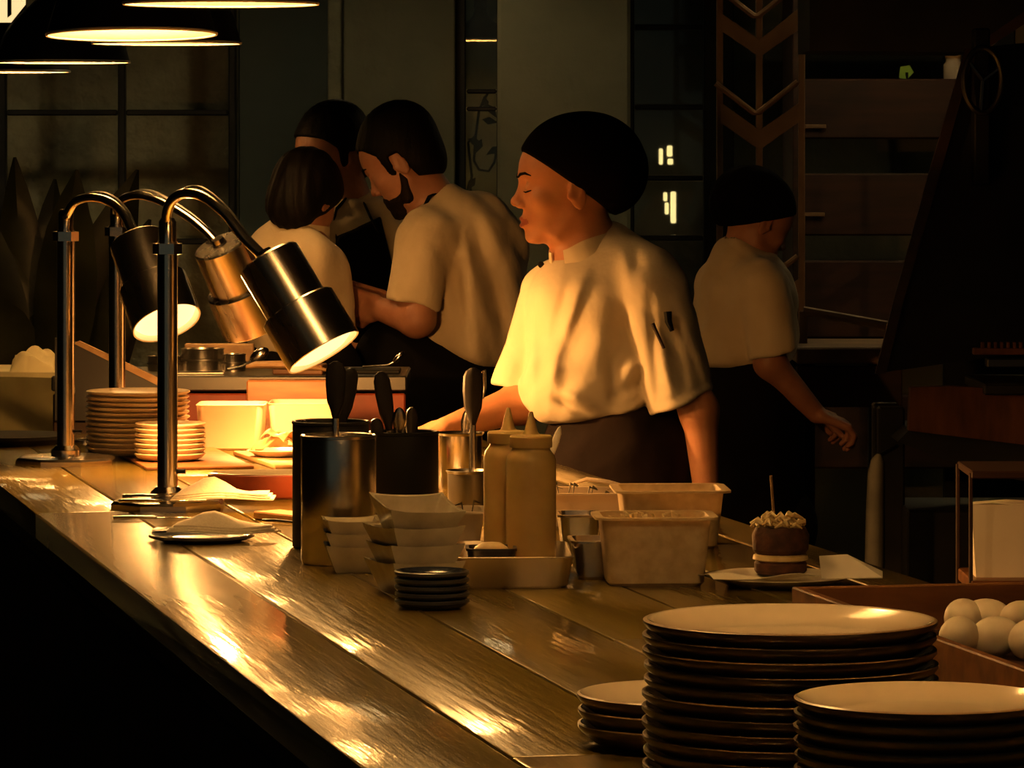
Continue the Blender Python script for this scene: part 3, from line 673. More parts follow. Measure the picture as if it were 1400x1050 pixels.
o=MB().add([(-.035,-.02,0),(.04,-.03,.002),(.045,.03,.004),(.0,.02,.026),(-.035,.02,.024),(-.035,-.02,.001),(.04,-.03,.003),(.045,.03,.005),(.0,.02,.027),(-.035,.02,.025)],[(0,1,3,4),(1,2,3),(9,8,6,5),(8,7,6),(0,5,6,1),(1,6,7,2),(2,7,8,3),(3,8,9,4),(4,9,5,0)]).build('paper_wrapper',M['paper'],None,(g.x+.085,g.y+.02,TOP+.013))
tag(o,'folded white paper wrapper leaning beside the burger','paper')

# ------------------------------------------------------------------ wooden egg box
BX=Vector((.306,4.776,TOP))
eb=thing('egg_box','brown wooden box holding white eggs beside the plate stacks','box',BX,ROT)
Lb,Wb,Hb=.98,.42,.070
MB().box((.006,-Lb/2,Hb/2),(.012,Lb,Hb),.0015).build('side_board',M['wood'],eb)
MB().box((Wb,-Lb/2,Hb/2),(.012,Lb,Hb),.0015).build('side_board',M['wood'],eb)
MB().box((Wb/2,-.0,Hb/2),(Wb,.012,Hb),.0015).build('end_board',M['wood'],eb)
MB().box((Wb/2,-Lb,Hb/2),(Wb,.012,Hb),.0015).build('end_board',M['wood'],eb)
MB().box((Wb/2,-Lb/2,.004),(Wb-.01,Lb-.01,.008)).build('bottom_board',M['wood_dk'],eb)
MB().box((Wb/2,-.20,.016),(Wb-.02,.36,.014),.002).build('false_bottom',M['wood_dk'],eb)
def egg(px,py,D,k,lb):
    p=P(px,py,D); mb=MB(); pr=[]
    n=14
    for i in range(n+1):
        th=PI*i/n; z=math.cos(th)*.027; r=.0212*math.sin(th)*(1+.10*math.cos(th+PI))
        pr.append((max(r,0),z))
    R=Matrix.Rotation(1.35,3,'X')@Matrix.Rotation(0,3,'Z'); R=Matrix.Rotation(k*1.1,3,'Z')@R
    o=mb.lathe(pr,24,rot=R).build('egg',M['egg'],None,p); tag(o,lb,'egg','white eggs in the wooden box'); return o
LBE='white egg among others in the brown wooden box'
for i,(px,dy,lay) in enumerate(((1312,4.52,0),(1362,4.52,0),(1412,4.50,0),(1318,4.60,1),(1350,4.60,1),(1396,4.58,1))):
    z=TOP+.0235+.0215 + (.0 if lay==0 else .010); py=HOR+(EYE-z)/dy*F_PX
    egg(px,py,dy,i,LBE)

# ------------------------------------------------------------------ prep station behind the counter end
PS=Vector((-.60,8.78,0))
ps=thing('prep_station','raised prep station with red front boards behind the counter','prep station',PS)
def px2x(px,D): return (px-700)/F_PX*D
xa,xb=px2x(70,8.6)-PS.x,px2x(556,8.6)-PS.x
MB().box(((xa+xb)/2,0,1.085),(xb-xa,.36,.03),.003).build('top',M['steel_dk'],ps)
MB().box(((xa+xb)/2,.02,.53),(xb-xa-.04,.30,1.06)).build('carcass',M['black'],ps)
for a,b,m in ((72,246,'wood_dk'),(248,338,'red'),(340,444,'wood'),(446,554,'red')):
    x0,x1=px2x(a,8.6)-PS.x,px2x(b,8.6)-PS.x
    MB().box(((x0+x1)/2,-.165,.99),(x1-x0,.022,.15),.003).build('front_board',M[m],ps)
ZT=1.1
def onps(px,D=8.75): return Vector((px2x(px,D),D,ZT))
# slanted dark guard with pale edge strip
gd=thing('tray_guard','dark metal side guard with slanting pale edge strip','guard',onps(140,8.585)-Vector((0,0,.1)))
q0=Vector(gd.location)
def gp(x,y,D=8.585): return P(x,y,D)-q0
MB().prism([gp(75,462),gp(106,468),gp(222,524),gp(222,575),gp(75,575)],(0,0,0),(0,.012,0)).build('plate',M['steel_dk'],gd)
MB().prism([gp(100,469),gp(108,466),gp(224,520),gp(220,529)],(0,-.004,0),(0,.016,0)).build('edge_strip',M['wood_lt'],gd)
for i,(px,r,h,lb) in enumerate(((277,.043,.045,'wide steel pot on the prep station'),(318,.026,.034,'small steel pot on the prep station'),(226,.035,.03,'low steel bowl half behind the lamp post on the prep station'))):
    l=onps(px,8.80); t=thing('steel_pot',lb,'pot',l)
    MB().lathe([(0,0),(r,0),(r,h-.003),(r+.002,h),(r-.002,h),(r-.003,.004),(0,.004)],36).build('body',M['steel'],t)
    MB().lathe([(r+.001,h*.45),(r+.0025,h*.47),(r+.0025,h*.55),(r+.001,h*.57)],36).build('band',M['steel_dk'],t)
l=onps(352,8.74)
mb=MB().tube([(-.06,0,.006),(-.03,0,.012),(-.012,0,.022)],.003,8).ball((.004,0,.034),(.022,.012,.013),rot=Matrix.Rotation(-.6,3,'Y'))
tag(mb.build('ladle',M['chrome'],None,l),'shiny ladle resting beside the steel pots','ladle')
for i,(px,D,w,h,rz,lb) in enumerate(((268,8.67,.11,.006,.1,'flat steel sheet on the prep station by the wide pot'),(300,8.90,.14,.05,.02,'pale folded box behind the steel pots'),(410,8.68,.10,.02,-.12,'flat brown packet on the prep station'))):
    o=MB().box((0,0,h/2),(w,.06 if D<8.9 else .04,h),.002).build(('baking_sheet','folded_box','flat_packet')[i],M[('steel','wood_lt','wood')[i]],None,onps(px,D)); o.rotation_euler[2]=rz
    tag(o,lb,('sheet','box','packet')[i])
# bread loaf wrapped in brown paper
o=MB().tube([(-.075,0,.016),(-.055,0,.02),(0,0,.02),(.06,.01,.014),(.085,.012,.008)],[.006,.012,.014,.012,.004],10,flat=.6).build('paper_roll',M['wood_lt'],None,onps(388,8.62)+Vector((0,.02,0)))
tag(o,'rolled brown paper bag lying on the prep station edge','paper roll')
o=MB().box((0,0,.004),(.115,.10,.008),.002).build('black_tray',M['black'],None,onps(508,8.72)); tag(o,'flat black tray at the end of the prep station','tray')
l=onps(530,8.72)+Vector((0,0,.009))
mb=MB().tube([(-.05,0,.003),(0,0,.006),(.012,0,.012)],.0025,8).ball((.022,0,.022),(.016,.009,.006),rot=Matrix.Rotation(-.8,3,'Y'))
tag(mb.build('table_spoon',M['chrome'],None,l),'steel spoon with raised bowl on the flat black tray','spoon')
# tan carton at the front, in front of the station on the counter end
g=P(393,0,8.20); o=MB().box((0,0,.056),(.155,.055,.112),.003).build('carton',M['wood'],None,(g.x,8.24,TOP)); tag(o,'plain brown carton behind the bright white tubs','carton')

# ------------------------------------------------------------------ side table with cloth at the far left, leafy plant
ST=Vector((px2x(0,9.3),9.35,0))
t=thing('side_table','pale topped side table beside the leafy plant','table',ST)
MB().box((-.15,0,1.055),(.56,.5,.035),.006).build('table_top',M['cloth_yel'],t)
for x in (-.4,.1):
    for y in (-.2,.2): MB().box((x,y,.52),(.04,.04,1.037),.003).build('leg',M['black'],t)
MB().box((-.15,-.22,.93),(.5,.02,.2)).build('apron_board',M['cloth_olive'],t)
def cloth_lump(w,d,h,seed,n=16):
    r=random.Random(seed);ph=[r.uniform(0,6) for _ in range(6)];v=[];f=[]
    for i in range(n+1):
        for j in range(n+1):
            u=2*i/n-1;q=2*j/n-1;e=max(0,1-(u*u+q*q)*.55)
            if i in(0,n) or j in(0,n): e=0
            z=h*e**.6*(1+.22*math.sin(4*u+ph[0]+2*math.sin(3*q+ph[1]))+.12*math.sin(9*q+ph[2]+3*u))
            v.append((u*w/2,q*d/2,z))
    for i in range(n):
        for j in range(n):
            a=i*(n+1)+j; f.append((a,a+n+1,a+n+2,a+1))
    f.append([j for j in range(n+1)]+[i*(n+1)+n for i in range(1,n+1)]+[n*(n+1)+j for j in range(n-1,-1,-1)]+[i*(n+1) for i in range(n-1,0,-1)])
    return MB().add(v,f)
o=cloth_lump(.10,.12,.045,3).build('folded_cloth',M['cloth_yel'],None,(ST.x+.082,ST.y-.12,1.0725)); tag(o,'crumpled pale cloth on the side table corner','cloth')
# olive cloth draped over the front edge
vv=[];ff=[];n=14
for s in (0,1):
    for i in range(n+1):
        for j in range(n+1):
            u=i/n;q=j/n; x=-.30+.44*u; z=1.074-(0 if q<.2 else (q-.2)*.20); y=-.256+(.12*(1-q/.2) if q<.2 else 0)-.008*math.sin(14*u+3*math.sin(5*q))*q-(.004 if s else 0)
            vv.append((x,y-(.006 if q>=.2 else 0),z+(.003 if s and q<.2 else 0)+.008*math.sin(9*u+1)*q))
N=(n+1)**2
for i in range(n):
    for j in range(n):
        a=i*(n+1)+j; ff.append((a,a+1,a+n+2,a+n+1)); ff.append((N+a,N+a+n+1,N+a+n+2,N+a+1))
o=MB().add(vv,ff).build('draped_cloth',M['cloth_olive'],None,ST); tag(o,'olive cloth draped over the side table edge','cloth')
o=MB().lathe([(0,0),(.09,0),(.11,.012),(.112,.018),(.108,.018),(.088,.005),(0,.004)],36).build('black_pan',M['black'],None,(G(30,606).x-.02,G(30,606).y-.02,TOP)); tag(o,'shallow black pan at the far counter corner','pan')
o=MB().lathe([(0,0),(.022,0),(.024,.004),(.024,.03),(.021,.03),(.021,.004),(0,.004)],24).build('steel_cup',M['steel'],None,(G(118,624).x,G(118,624).y,TOP)); tag(o,'tiny steel cup beside the stoneware board','cup')

pl=thing('leafy_plant','dark plant with long pointed leaves beside the steel window','plant',(px2x(70,11.2),11.2,0))
Q=Vector(pl.location)
MB().lathe([(0,0),(.14,0),(.2,.42),(.21,.45),(.185,.45),(.17,.40),(0,.38)],32).build('pot',M['black_metal'],pl)
MB().lathe([(0,.40),(.10,.41),(.17,.39)],24).build('soil',M['bread'],pl)
leaves=[(30,470,20,215,16),(60,480,105,232,22),(85,470,188,232,20),(40,470,-30,300,20),(60,470,60,300,18),(80,460,150,330,22),(20,460,10,340,16),(95,470,190,380,18),(50,470,-20,400,22),(75,470,120,290,20),(40,470,45,375,16),(70,470,90,350,20),(110,480,205,300,14),(30,470,-60,240,20),(55,470,75,245,15),(90,480,140,410,22),(20,480,70,420,24)]
for i,(bx,by,tx,ty,wd) in enumerate(leaves):
    dd=11.2+random.uniform(-.15,.15)
    b=Vector((random.uniform(-.05,.05),random.uniform(-.05,.05),.42)); m_=P(bx,by,dd)-Q; t_=P(tx,ty,dd+random.uniform(-.1,.1))-Q
    n=9; v=[];f=[]
    for k in range(n+1):
        u=k/n; c=(1-u)**2*b+2*u*(1-u)*(m_+(t_-m_)*.35)+u*u*t_
        dirv=(t_-b).normalized(); sd=dirv.cross(Vector((random.uniform(-.05,.05)+.3*math.sin(i*2.1),1,0))).normalized()
        wdt=wd/F_PX*dd*2.0*(max(0,math.sin(PI*min(1,max(0,(u-.3)/.7))**.8)) if u>.3 else .0)+.004
        nr=sd.cross(dirv)
        v+=[c-sd*wdt+nr*wdt*.25,c,c+sd*wdt+nr*wdt*.25,c-nr*.003]
    for k in range(n):
        a=4*k
        f+=[(a,a+1,a+5,a+4),(a+1,a+2,a+6,a+5),(a,a+4,a+7,a+3),(a+2,a+3,a+7,a+6)]
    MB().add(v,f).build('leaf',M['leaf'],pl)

# ------------------------------------------------------------------ chevron rack and bakery shelves on the right
D=11.6
rk=thing('chevron_rack','tall tan metal rack with chevron braces behind the cap-wearing cook','rack',(px2x(1040,D),D,0)); Q=Vector(rk.location)
def rp(x,y,dy=0): 
    v=P(x,y,D)-Q; return Vector((v.x,dy,v.z))
for x in (984,1038,1096):
    c=rp(x,0); hgt=2.6 if x!=1038 else 2.6
    MB().box((c.x,0,hgt/2),(.017,.02,hgt),.002).build('upright',M['rack'],rk)
for y in (-95,35,160,395):
    poly=[rp(985,y-15),rp(1038,y+23),rp(1093,y-15),rp(1093,y+10),rp(1038,y+44),rp(985,y+10)]
    if y==35: poly=[rp(985,18),rp(1038,55),rp(1093,10),rp(1093,40),rp(1038,78),rp(985,42)]
    if y==160: poly=[rp(985,140),rp(1038,178),rp(1093,140),rp(1093,166),rp(1038,205),rp(985,168)]
    MB().prism(poly,(0,-.02,0),(0,-.012,0)).build('chevron_brace',M['rack'],rk)
    yy={-95:-125,35:0,160:132,395:370}[y]
    MB().tube([rp(978,yy-18,-.018),rp(1030,yy+22,-.018),rp(1036,yy+22,-.018),rp(1090,yy-20,-.018)],.008,8).build('chevron_rod',M['rack'],rk)
for y in (-180,475): 
    a,b=rp(978,y),rp(1100,y); MB().box(((a.x+b.x)/2,.0,a.z),(b.x-a.x,.03,.02),.002).build('cross_bar',M['rack'],rk)
D=12.3
sh=thing('bakery_shelf','dark brown wooden shelf unit with deep boards behind the rack','shelf',(px2x(1200,D),D,0)); Q=Vector(sh.location)
xa,xb=px2x(1090,D)-Q.x,px2x(1480,D)-Q.x
for y0,y1 in ((-60,-5),(108,190),(237,322),(356,462),(540,640)):
    z0,z1=P(0,y1,D).z,P(0,y0,D).z
    MB().box(((xa+xb)/2,0,(z0+z1)/2),(xb-xa,.05,z1-z0),.005).build('shelf_front',M['wood_dk'],sh)
    MB().box(((xa+xb)/2,.22,z0+.01),(xb-xa,.40,.02),.002).build('shelf_board',M['wood_dk'],sh)
for x in (xa,xb): MB().box((x,.2,1.2),(.03,.46,2.4),.003).build('side_panel',M['wood_dk'],sh)
def shz(y): return P(0,y,D).z
for px,py,r,lb in ((1122,356,.052,'dark round loaf on the shelf above the lowest board'),(1182,356,.058,'dark round loaf beside another on the lower shelf'),(1190,237,.09,'dark round loaf alone on the middle shelf')):
    o=MB().lathe([(0,.075),(r*.5,.07),(r*.85,.05),(r,.025),(r*.9,.005),(r*.7,0),(0,0)],28).build('bread_loaf',M['bread'],None,(px2x(px,D),D+.1,shz({356:462,237:322}[py])+.021)); tag(o,lb,'bread')
for i,(px,y,w) in enumerate(((1112,296,.06),(1114,176,.06))):
    o=MB().box((0,0,.006),(w,.012,.012),.002).build('shelf_tag',M['rack'],sh); o.location=(px2x(px,D)-Q.x,-.031,shz(y))
# small things glimpsed between the shelves
o=MB().box((0,0,.06),(.13,.05,.12),.006).build('green_crate',M['cloth_olive'],None,(px2x(1262,D),D+.1,shz(322)+.021)); tag(o,'mottled olive crate on the middle shelf','crate')
lf=thing('potted_leaf','single bright green leaf on a thin stalk above the top shelf','leaf',(px2x(1245,D),D+.12,shz(190)+.021)); 
LZ=P(0,98,D).z-lf.location.z
MB().tube([(0,0,0),(.004,0,LZ*.5),(0,0,LZ)],.004,8).build('stalk',M['leaf'],lf)
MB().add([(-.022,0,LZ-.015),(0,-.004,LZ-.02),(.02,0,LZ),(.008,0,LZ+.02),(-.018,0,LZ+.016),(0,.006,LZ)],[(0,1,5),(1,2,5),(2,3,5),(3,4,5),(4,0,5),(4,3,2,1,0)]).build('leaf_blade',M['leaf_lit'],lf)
MB().lathe([(0,0),(.03,0),(.04,.06),(.036,.06),(.028,.004),(0,.004)],20).build('pot',M['black'],lf)
jr=thing('glass_jar','pale jar catching the light near the grill hood','jar',(px2x(1308,D),D+.1,P(0,112,D).z-.02))
MB().lathe([(0,0),(.025,0),(.027,.004),(.027,.07),(.02,.08),(.02,.09),(0,.09)],24).build('body',M['plastic_wh'],jr)
MB().lathe([(0,.088),(.023,.088),(.023,.1),(0,.1)],24).build('lid',M['wood_lt'],jr)
MB().box((0,0,-.012),(.12,.1,.02)).build('ledge',M['wood_dk'],sh).location=Vector((px2x(1308,D),D+.1,P(0,112,D).z-.022))-Q

# low bench under the rack
D=10.9; bn=thing('steel_bench','dull steel bench with raised back edge behind the turned cook','bench',(px2x(1160,D),D,0)); Q=Vector(bn.location)
xa,xb=px2x(1080,D)-Q.x,px2x(1222,D)-Q.x
z=P(0,480,D).z
MB().box(((xa+xb)/2,0,z),(xb-xa,.5,.04),.004).build('top',M['rack'],bn)
MB().box(((xa+xb)/2,-.23,z-.075),(xb-xa,.02,.10),.003).build('front_rail',M['wood_dk'],bn)
for x in (xa+.03,xb-.03):
    for y in (-.2,.2): MB().box((x,y,z/2),(.035,.035,z-.02),.003).build('leg',M['black_metal'],bn)
a,b=P(1098,425,D)-Q,P(1224,447,D)-Q
o=MB().tube([a,b],.012,8).build('rail',M['rack'],bn)
MB().box((a.x,.0,(a.z+z)/2),(.02,.02,a.z-z),.002).build('rail_post',M['rack'],bn)
MB().box((b.x-.01,.0,(b.z+z)/2),(.02,.02,b.z-z),.002).build('rail_post',M['rack'],bn)

# ------------------------------------------------------------------ iron grill on the right
D=8.2; gr=thing('iron_grill','big black iron grill with sloping side and rusted fire band','grill',(px2x(1330,D),D,0)); Q=Vector(gr.location)
def g3(x,y,dy=0,dd=None):
    v=P(x,y,dd or D)-Q; return v+Vector((0,dy,0))
MB().prism([g3(1345,62),g3(1560,40),g3(1560,470),g3(1215,520),g3(1240,420),g3(1290,240)],(0,.25,0),(0,.29,0)).build('side_plate',M['black_metal'],gr)
MB().prism([g3(1338,62),g3(1352,62),g3(1302,240),g3(1250,420),g3(1226,520),g3(1211,520),g3(1236,420),g3(1286,240)],(0,.235,0),(0,.248,0)).build('edge_flange',M['wood_dk'],gr)
MB().box(g3(1460,440)+Vector((0,.05,-.12)),(.34,.35,.02),.003).build('ash_shelf',M['black_metal'],gr)
MB().prism([g3(1238,526),g3(1290,524),g3(1560,540),g3(1560,640),g3(1400,604),g3(1236,584)],(0,-.10,0),(0,-.06,0)).build('fire_band',M['rust'],gr)
MB().prism([g3(1238,584),g3(1400,604),g3(1560,640),g3(1560,690),g3(1330,640),g3(1222,600)],(0,-.08,0),(0,.25,0)).build('lower_hearth',M['black_metal'],gr)
x0=g3(1330,470);
mbz=[]
MB().box(g3(1440,476)+Vector((0,-.12,0)),(px2x(1560,D)-px2x(1322,D),.03,.012),.001).build('grate_bar',M['rust'],gr)
for k in range(20):
    c=g3(1334+k*8.5,468); MB().box(c+Vector((0,-.12,0)),(.006,.02,.012),.001).build('grate_tooth',M['rust'],gr)
MB().box(g3(1450,492)+Vector((0,-.10,0)),(px2x(1560,D)-px2x(1340,D),.05,.016),.002).build('grease_channel',M['steel_dk'],gr)
for x in (1224,1500):
    top=g3(x,560).z; MB().box((g3(x,0).x,.1,top/2),(.05,.05,top),.004).build('leg',M['black_metal'],gr)
    MB().box((g3(x,0).x,.22,top/2),(.05,.05,top),.004).build('leg',M['black_metal'],gr)
MB().box(g3(1420,680)+Vector((0,.10,-.14)),(.50,.3,.24),.004).build('wood_store',M['black_metal'],gr)
# crank wheel
wc=g3(1358,108)+Vector((0,.18,0)); n=32
MB().tube([wc+Vector((.036*math.cos(2*PI*k/n),0,.062*math.sin(2*PI*k/n))) for k in range(n+1)],.006,8).build('crank_wheel',M['steel_dk'],gr)
for k in range(3):
    a=2*PI*k/3+.4; MB().tube([wc,wc+Vector((.034*math.cos(a),0,.06*math.sin(a)))],.004,6).build('wheel_spoke',M['steel_dk'],gr)
MB().box(wc+Vector((0,.04,-.05)),(.03,.06,.30),.003).build('wheel_mount',M['black_metal'],gr)
# hood above
hd=thing('extractor_hood','black extractor hood hanging above the shelves','hood',(px2x(1250,9.6),9.6,P(0,75,9.6).z)); Q2=Vector(hd.location)
def h3(x,y): return P(x,y,9.6)-Q2
MB().prism([h3(1105,-260),h3(1620,-260),h3(1620,-60),h3(1400,22),h3(1328,72),h3(1105,70)],(0,-.05,0),(0,.35,0)).build('hood_body',M['black_metal'],hd)
MB().prism([h3(1400,14),h3(1402,30),h3(1328,78),h3(1318,70)],(0,-.065,0),(0,-.052,0)).build('hood_lip',M['wood_dk'],hd)
MB().box(h3(1300,-260)+Vector((0,.15,.5)),(.3,.3,1.0)).build('duct',M['black_metal'],hd)
# grey towel hanging at grill leg, low stand with white paper box
D2=8.0; tw=thing('hanging_towel','grey rolled towel hanging from a peg by the grill leg','towel',P(1198,790,D2)); Q3=Vector(tw.location)
tp=[P(x,y,D2)-Q3 for x,y in ((1198,960),(1197,880),(1196,780),(1197,700),(1198,650),(1200,630),(1202,621))]
MB().tube(tp,[.022,.023,.023,.022,.020,.016,.006],14,flat=.8).build('towel_roll',M['grey_cloth'],tw)
MB().tube([P(1202,623,D2)-Q3,P(1222,612,D2+.06)-Q3,P(1226,610,D2+.12)-Q3],.004,8).build('peg',M['black_metal'],tw)
D3=6.9; bs=thing('low_stand','low brown wooden stand holding the white paper bag','stand',(px2x(1400,D3),D3+.12,0)); Q4=Vector(bs.location)
zt=P(0,795,D3).z
for px in (1329,1490):
    for y in (-.1,.1):
        ztop=P(0,648,D3).z; c=px2x(px,D3)-Q4.x; MB().box((c,y,ztop/2),(.006,.010,ztop),.001).build('post',M['wood_dk'],bs)
a,b=px2x(1329,D3)-Q4.x,px2x(1490,D3)-Q4.x
MB().box(((a+b)/2,0,zt-.01),(b-a,.22,.02),.002).build('shelf_board',M['wood'],bs)
MB().box(((a+b)/2,0,P(0,650,D3).z),(b-a,.22,.012),.002).build('top_board',M['wood_dk'],bs)
x0,x1=px2x(1337,D3),px2x(1440,D3); h=P(0,692,D3).z-zt
bg=thing('paper_bag','plain white paper bag standing on the low wooden stand','paper bag',((x0+x1)/2,D3+.10,zt))
w_=(x1-x0)/2
pts=[(-w_+.004,-.035,0),(w_-.004,-.035,0),(w_-.004,.035,0),(-w_+.004,.035,0)]; top=[(-w_-.003,-.03,h-.003),(-w_*.5,-.034,h),(0,-.03,h-.004),(w_,-.03,h),(w_,.03,h-.003),(0,.034,h),(-w_,.03,h-.004)]
v=pts+top; f=[(3,2,1,0),(0,1,7,6,5,4),(1,2,8,7),(2,3,10,9,8),(3,0,4,10),(4,5,6,7,8,9,10)]
MB().add(v,f).build('bag_body',M['paper'],bg,sharp=20)

# ------------------------------------------------------------------ organic surfaces: smooth distance fields meshed with surface nets
def n_(v): return np.linalg.norm(v,axis=-1)
def smin(a,b,k):
    if k<=0: return np.minimum(a,b)
    h=np.clip(.5+.5*(b-a)/k,0,1); return b+(a-b)*h-k*h*(1-h)
def smax(a,b,k): return -smin(-a,-b,k)
def s_cap(p,a,b,ra,rb):
    a=np.asarray(a,float);b=np.asarray(b,float);ba=b-a;t=np.clip(((p-a)@ba)/max(ba@ba,1e-12),0,1)
    return n_(p-a-t[...,None]*ba)-(ra+t*(rb-ra))
def s_ell(p,c,r):
    q=p-np.asarray(c,float); r=np.asarray(r,float); k0=n_(q/r); k1=n_(q/(r*r))
    return k0*(k0-1)/np.maximum(k1,1e-9)
def sdf_mesh(f,lo,hi,h,B=12):
    lo=np.asarray(lo,float); n=np.ceil((np.asarray(hi)-lo)/h/B).astype(int)*B
    nb=n//B; bi=np.stack(np.meshgrid(*[np.arange(k) for k in nb],indexing='ij'),-1).reshape(-1,3)
    cen=lo+(bi*B+(B-1)/2)*h; fc=f(cen); rad=B*h*.9
    V=np.empty(n,np.float32); off=np.stack(np.meshgrid(*[np.arange(B)]*3,indexing='ij'),-1).reshape(-1,3)
    act=np.abs(fc)<rad*1.5+.012
    for b,v in zip(bi[~act],fc[~act]): V[b[0]*B:b[0]*B+B,b[1]*B:b[1]*B+B,b[2]*B:b[2]*B+B]=v
    A=bi[act]
    for i in range(0,len(A),96):
        ch=A[i:i+96]; pts=lo+(ch[:,None,:]*B+off[None])*h; val=f(pts.reshape(-1,3)).reshape(len(ch),B,B,B)
        for b,v in zip(ch,val): V[b[0]*B:b[0]*B+B,b[1]*B:b[1]*B+B,b[2]*B:b[2]*B+B]=v
    S=V<0
    cnt=np.zeros(tuple(n-1),np.int8)
    for dx in(0,1):
        for dy in(0,1):
            for dz in(0,1): cnt+=S[dx:n[0]-1+dx,dy:n[1]-1+dy,dz:n[2]-1+dz]
    cell=np.argwhere((cnt>0)&(cnt<8)); idx=np.full(tuple(n-1),-1,np.int32); idx[tuple(cell.T)]=np.arange(len(cell))
    C=[(a,b,c) for a in(0,1) for b in(0,1) for c in(0,1)]
    cv=np.stack([V[cell[:,0]+a,cell[:,1]+b,cell[:,2]+c] for a,b,c in C],-1)
    sm=np.zeros((len(cell),3)); ct=np.zeros(len(cell))
    for i in range(8):
        for j in range(i+1,8):
            d=np.abs(np.array(C[i])-np.array(C[j]))
            if d.sum()!=1: continue
            a,b=cv[:,i],cv[:,j]; m=(a<0)!=(b<0); t=np.where(m,a/np.where(m,a-b,1),0)
            pt=np.array(C[i])+(np.array(C[j])-np.array(C[i]))*t[:,None]; sm+=pt*m[:,None]; ct+=m
    verts=lo+(cell+sm/ct[:,None])*h
    Q=[]
    for ax in range(3):
        sl0=[slice(None)]*3; sl1=[slice(None)]*3; sl0[ax]=slice(0,n[ax]-1); sl1[ax]=slice(1,n[ax])
        a=S[tuple(sl0)]; b=S[tuple(sl1)]
        e=np.argwhere(a!=b); u,v=(ax+1)%3,(ax+2)%3
        e=e[(e[:,u]>0)&(e[:,v]>0)&(e[:,u]<n[u]-1)&(e[:,v]<n[v]-1)]
        flip=a[tuple(e.T)]
        def gi(du,dv):
            k=e.copy(); k[:,u]-=du; k[:,v]-=dv; return idx[tuple(k.T)]
        q=np.stack([gi(1,1),gi(0,1),gi(0,0),gi(1,0)],-1); q[~flip]=q[~flip][:,::-1]; Q.append(q)
    return verts,np.concatenate(Q)
def np_obj(name,verts,quads,mats,parent,matidx=None):
    me=bpy.data.meshes.new(name); nv,nq=len(verts),len(quads)
    me.vertices.add(nv); me.vertices.foreach_set('co',np.ascontiguousarray(verts,np.float32).ravel())
    me.loops.add(nq*4); me.loops.foreach_set('vertex_index',np.ascontiguousarray(quads,np.int32).ravel())
    me.polygons.add(nq); me.polygons.foreach_set('loop_start',np.arange(0,nq*4,4,dtype=np.int32))
    for m in mats: me.materials.append(m)
    if matidx is not None: me.polygons.foreach_set('material_index',matidx.astype(np.int32))
    me.polygons.foreach_set('use_smooth',np.ones(nq,bool)); me.update(calc_edges=True); me.validate()
    o=bpy.data.objects.new(name,me); COL.objects.link(o); o.parent=parent; return o

# ---- head field in millimetres: u forward, w to the left ear, v up
def head_sdf(q,male=False):
    p=q.copy(); p[:,1]=np.abs(p[:,1])
    d=s_ell(p,(-7,0,20),(88,75,90))
    d=smin(d,s_ell(p,(28,0,14),(57,63,56)),22)
    d=smin(d,s_ell(p,(26,0,-42),(54,58,60)),22)
    d=smin(d,s_ell(p,(26,0,-84),(49,46 if male else 42,33)),18)
    d=smin(d,s_cap(p,(64,0,-105),(56,12,-106),12,11),14)
    d=smin(d,s_ell(p,(56,0,-74),(25,25,22)),12)
    d=smin(d,s_ell(p,(50,42,-36),(19,17,17)),16)
    d=smin(d,s_cap(p,(-5,48,-60),(22,38,-100),12,10),18)
    d=smin(d,s_cap(p,(80,8,5),(64,40,6),6.5,5),11)
    d=smax(d,-s_ell(p,(88,29,-12),(17,15,10.5)),9)
    d=smin(d,s_ell(p,(65.5,30,-14),(13.5,15,12.5)),2.5)
    d=smax(d,-s_cap(p,(82,17,-21.5),(74,44,-20),1.6,1.2),1.5)
    d=smin(d,s_cap(p,(79,0,-4),(91,0,-37),5.5,8),9)
    d=smin(d,s_ell(p,(93,0,-41),(10.5,9.5,9)),6)
    d=smin(d,s_ell(p,(85,11,-47),(8.5,6.5,7)),5)
    d=smax(d,-s_ell(p,(90,6.5,-53.5),(5,3.2,3)),2)
    d=smin(d,s_cap(p,(83,0,-70.5),(73,22,-77),4.6,2.2),3.5)
    d=smin(d,s_cap(p,(81.5,0,-84),(72,19,-79.5),5.6,2.4),3.5)
    d=smax(d,-s_cap(p,(89,0,-77),(74,24,-78),1.7,1.0),2)
    d=smax(d,-s_cap(p,(88,0,-58),(86,0,-66),2,2),4)
    e=s_ell(p@np.array([[.97,0,.24],[0,1,0],[-.24,0,.97]]),(-4,72,-27),(16,6,30))
    e=smax(e,-s_ell(p,(-8,80,-20),(8,6,15)),3); e=smin(e,s_ell(p,(4,73,-30),(5,4,7)),4)
    d=smin(d,e,3.5)
    return d
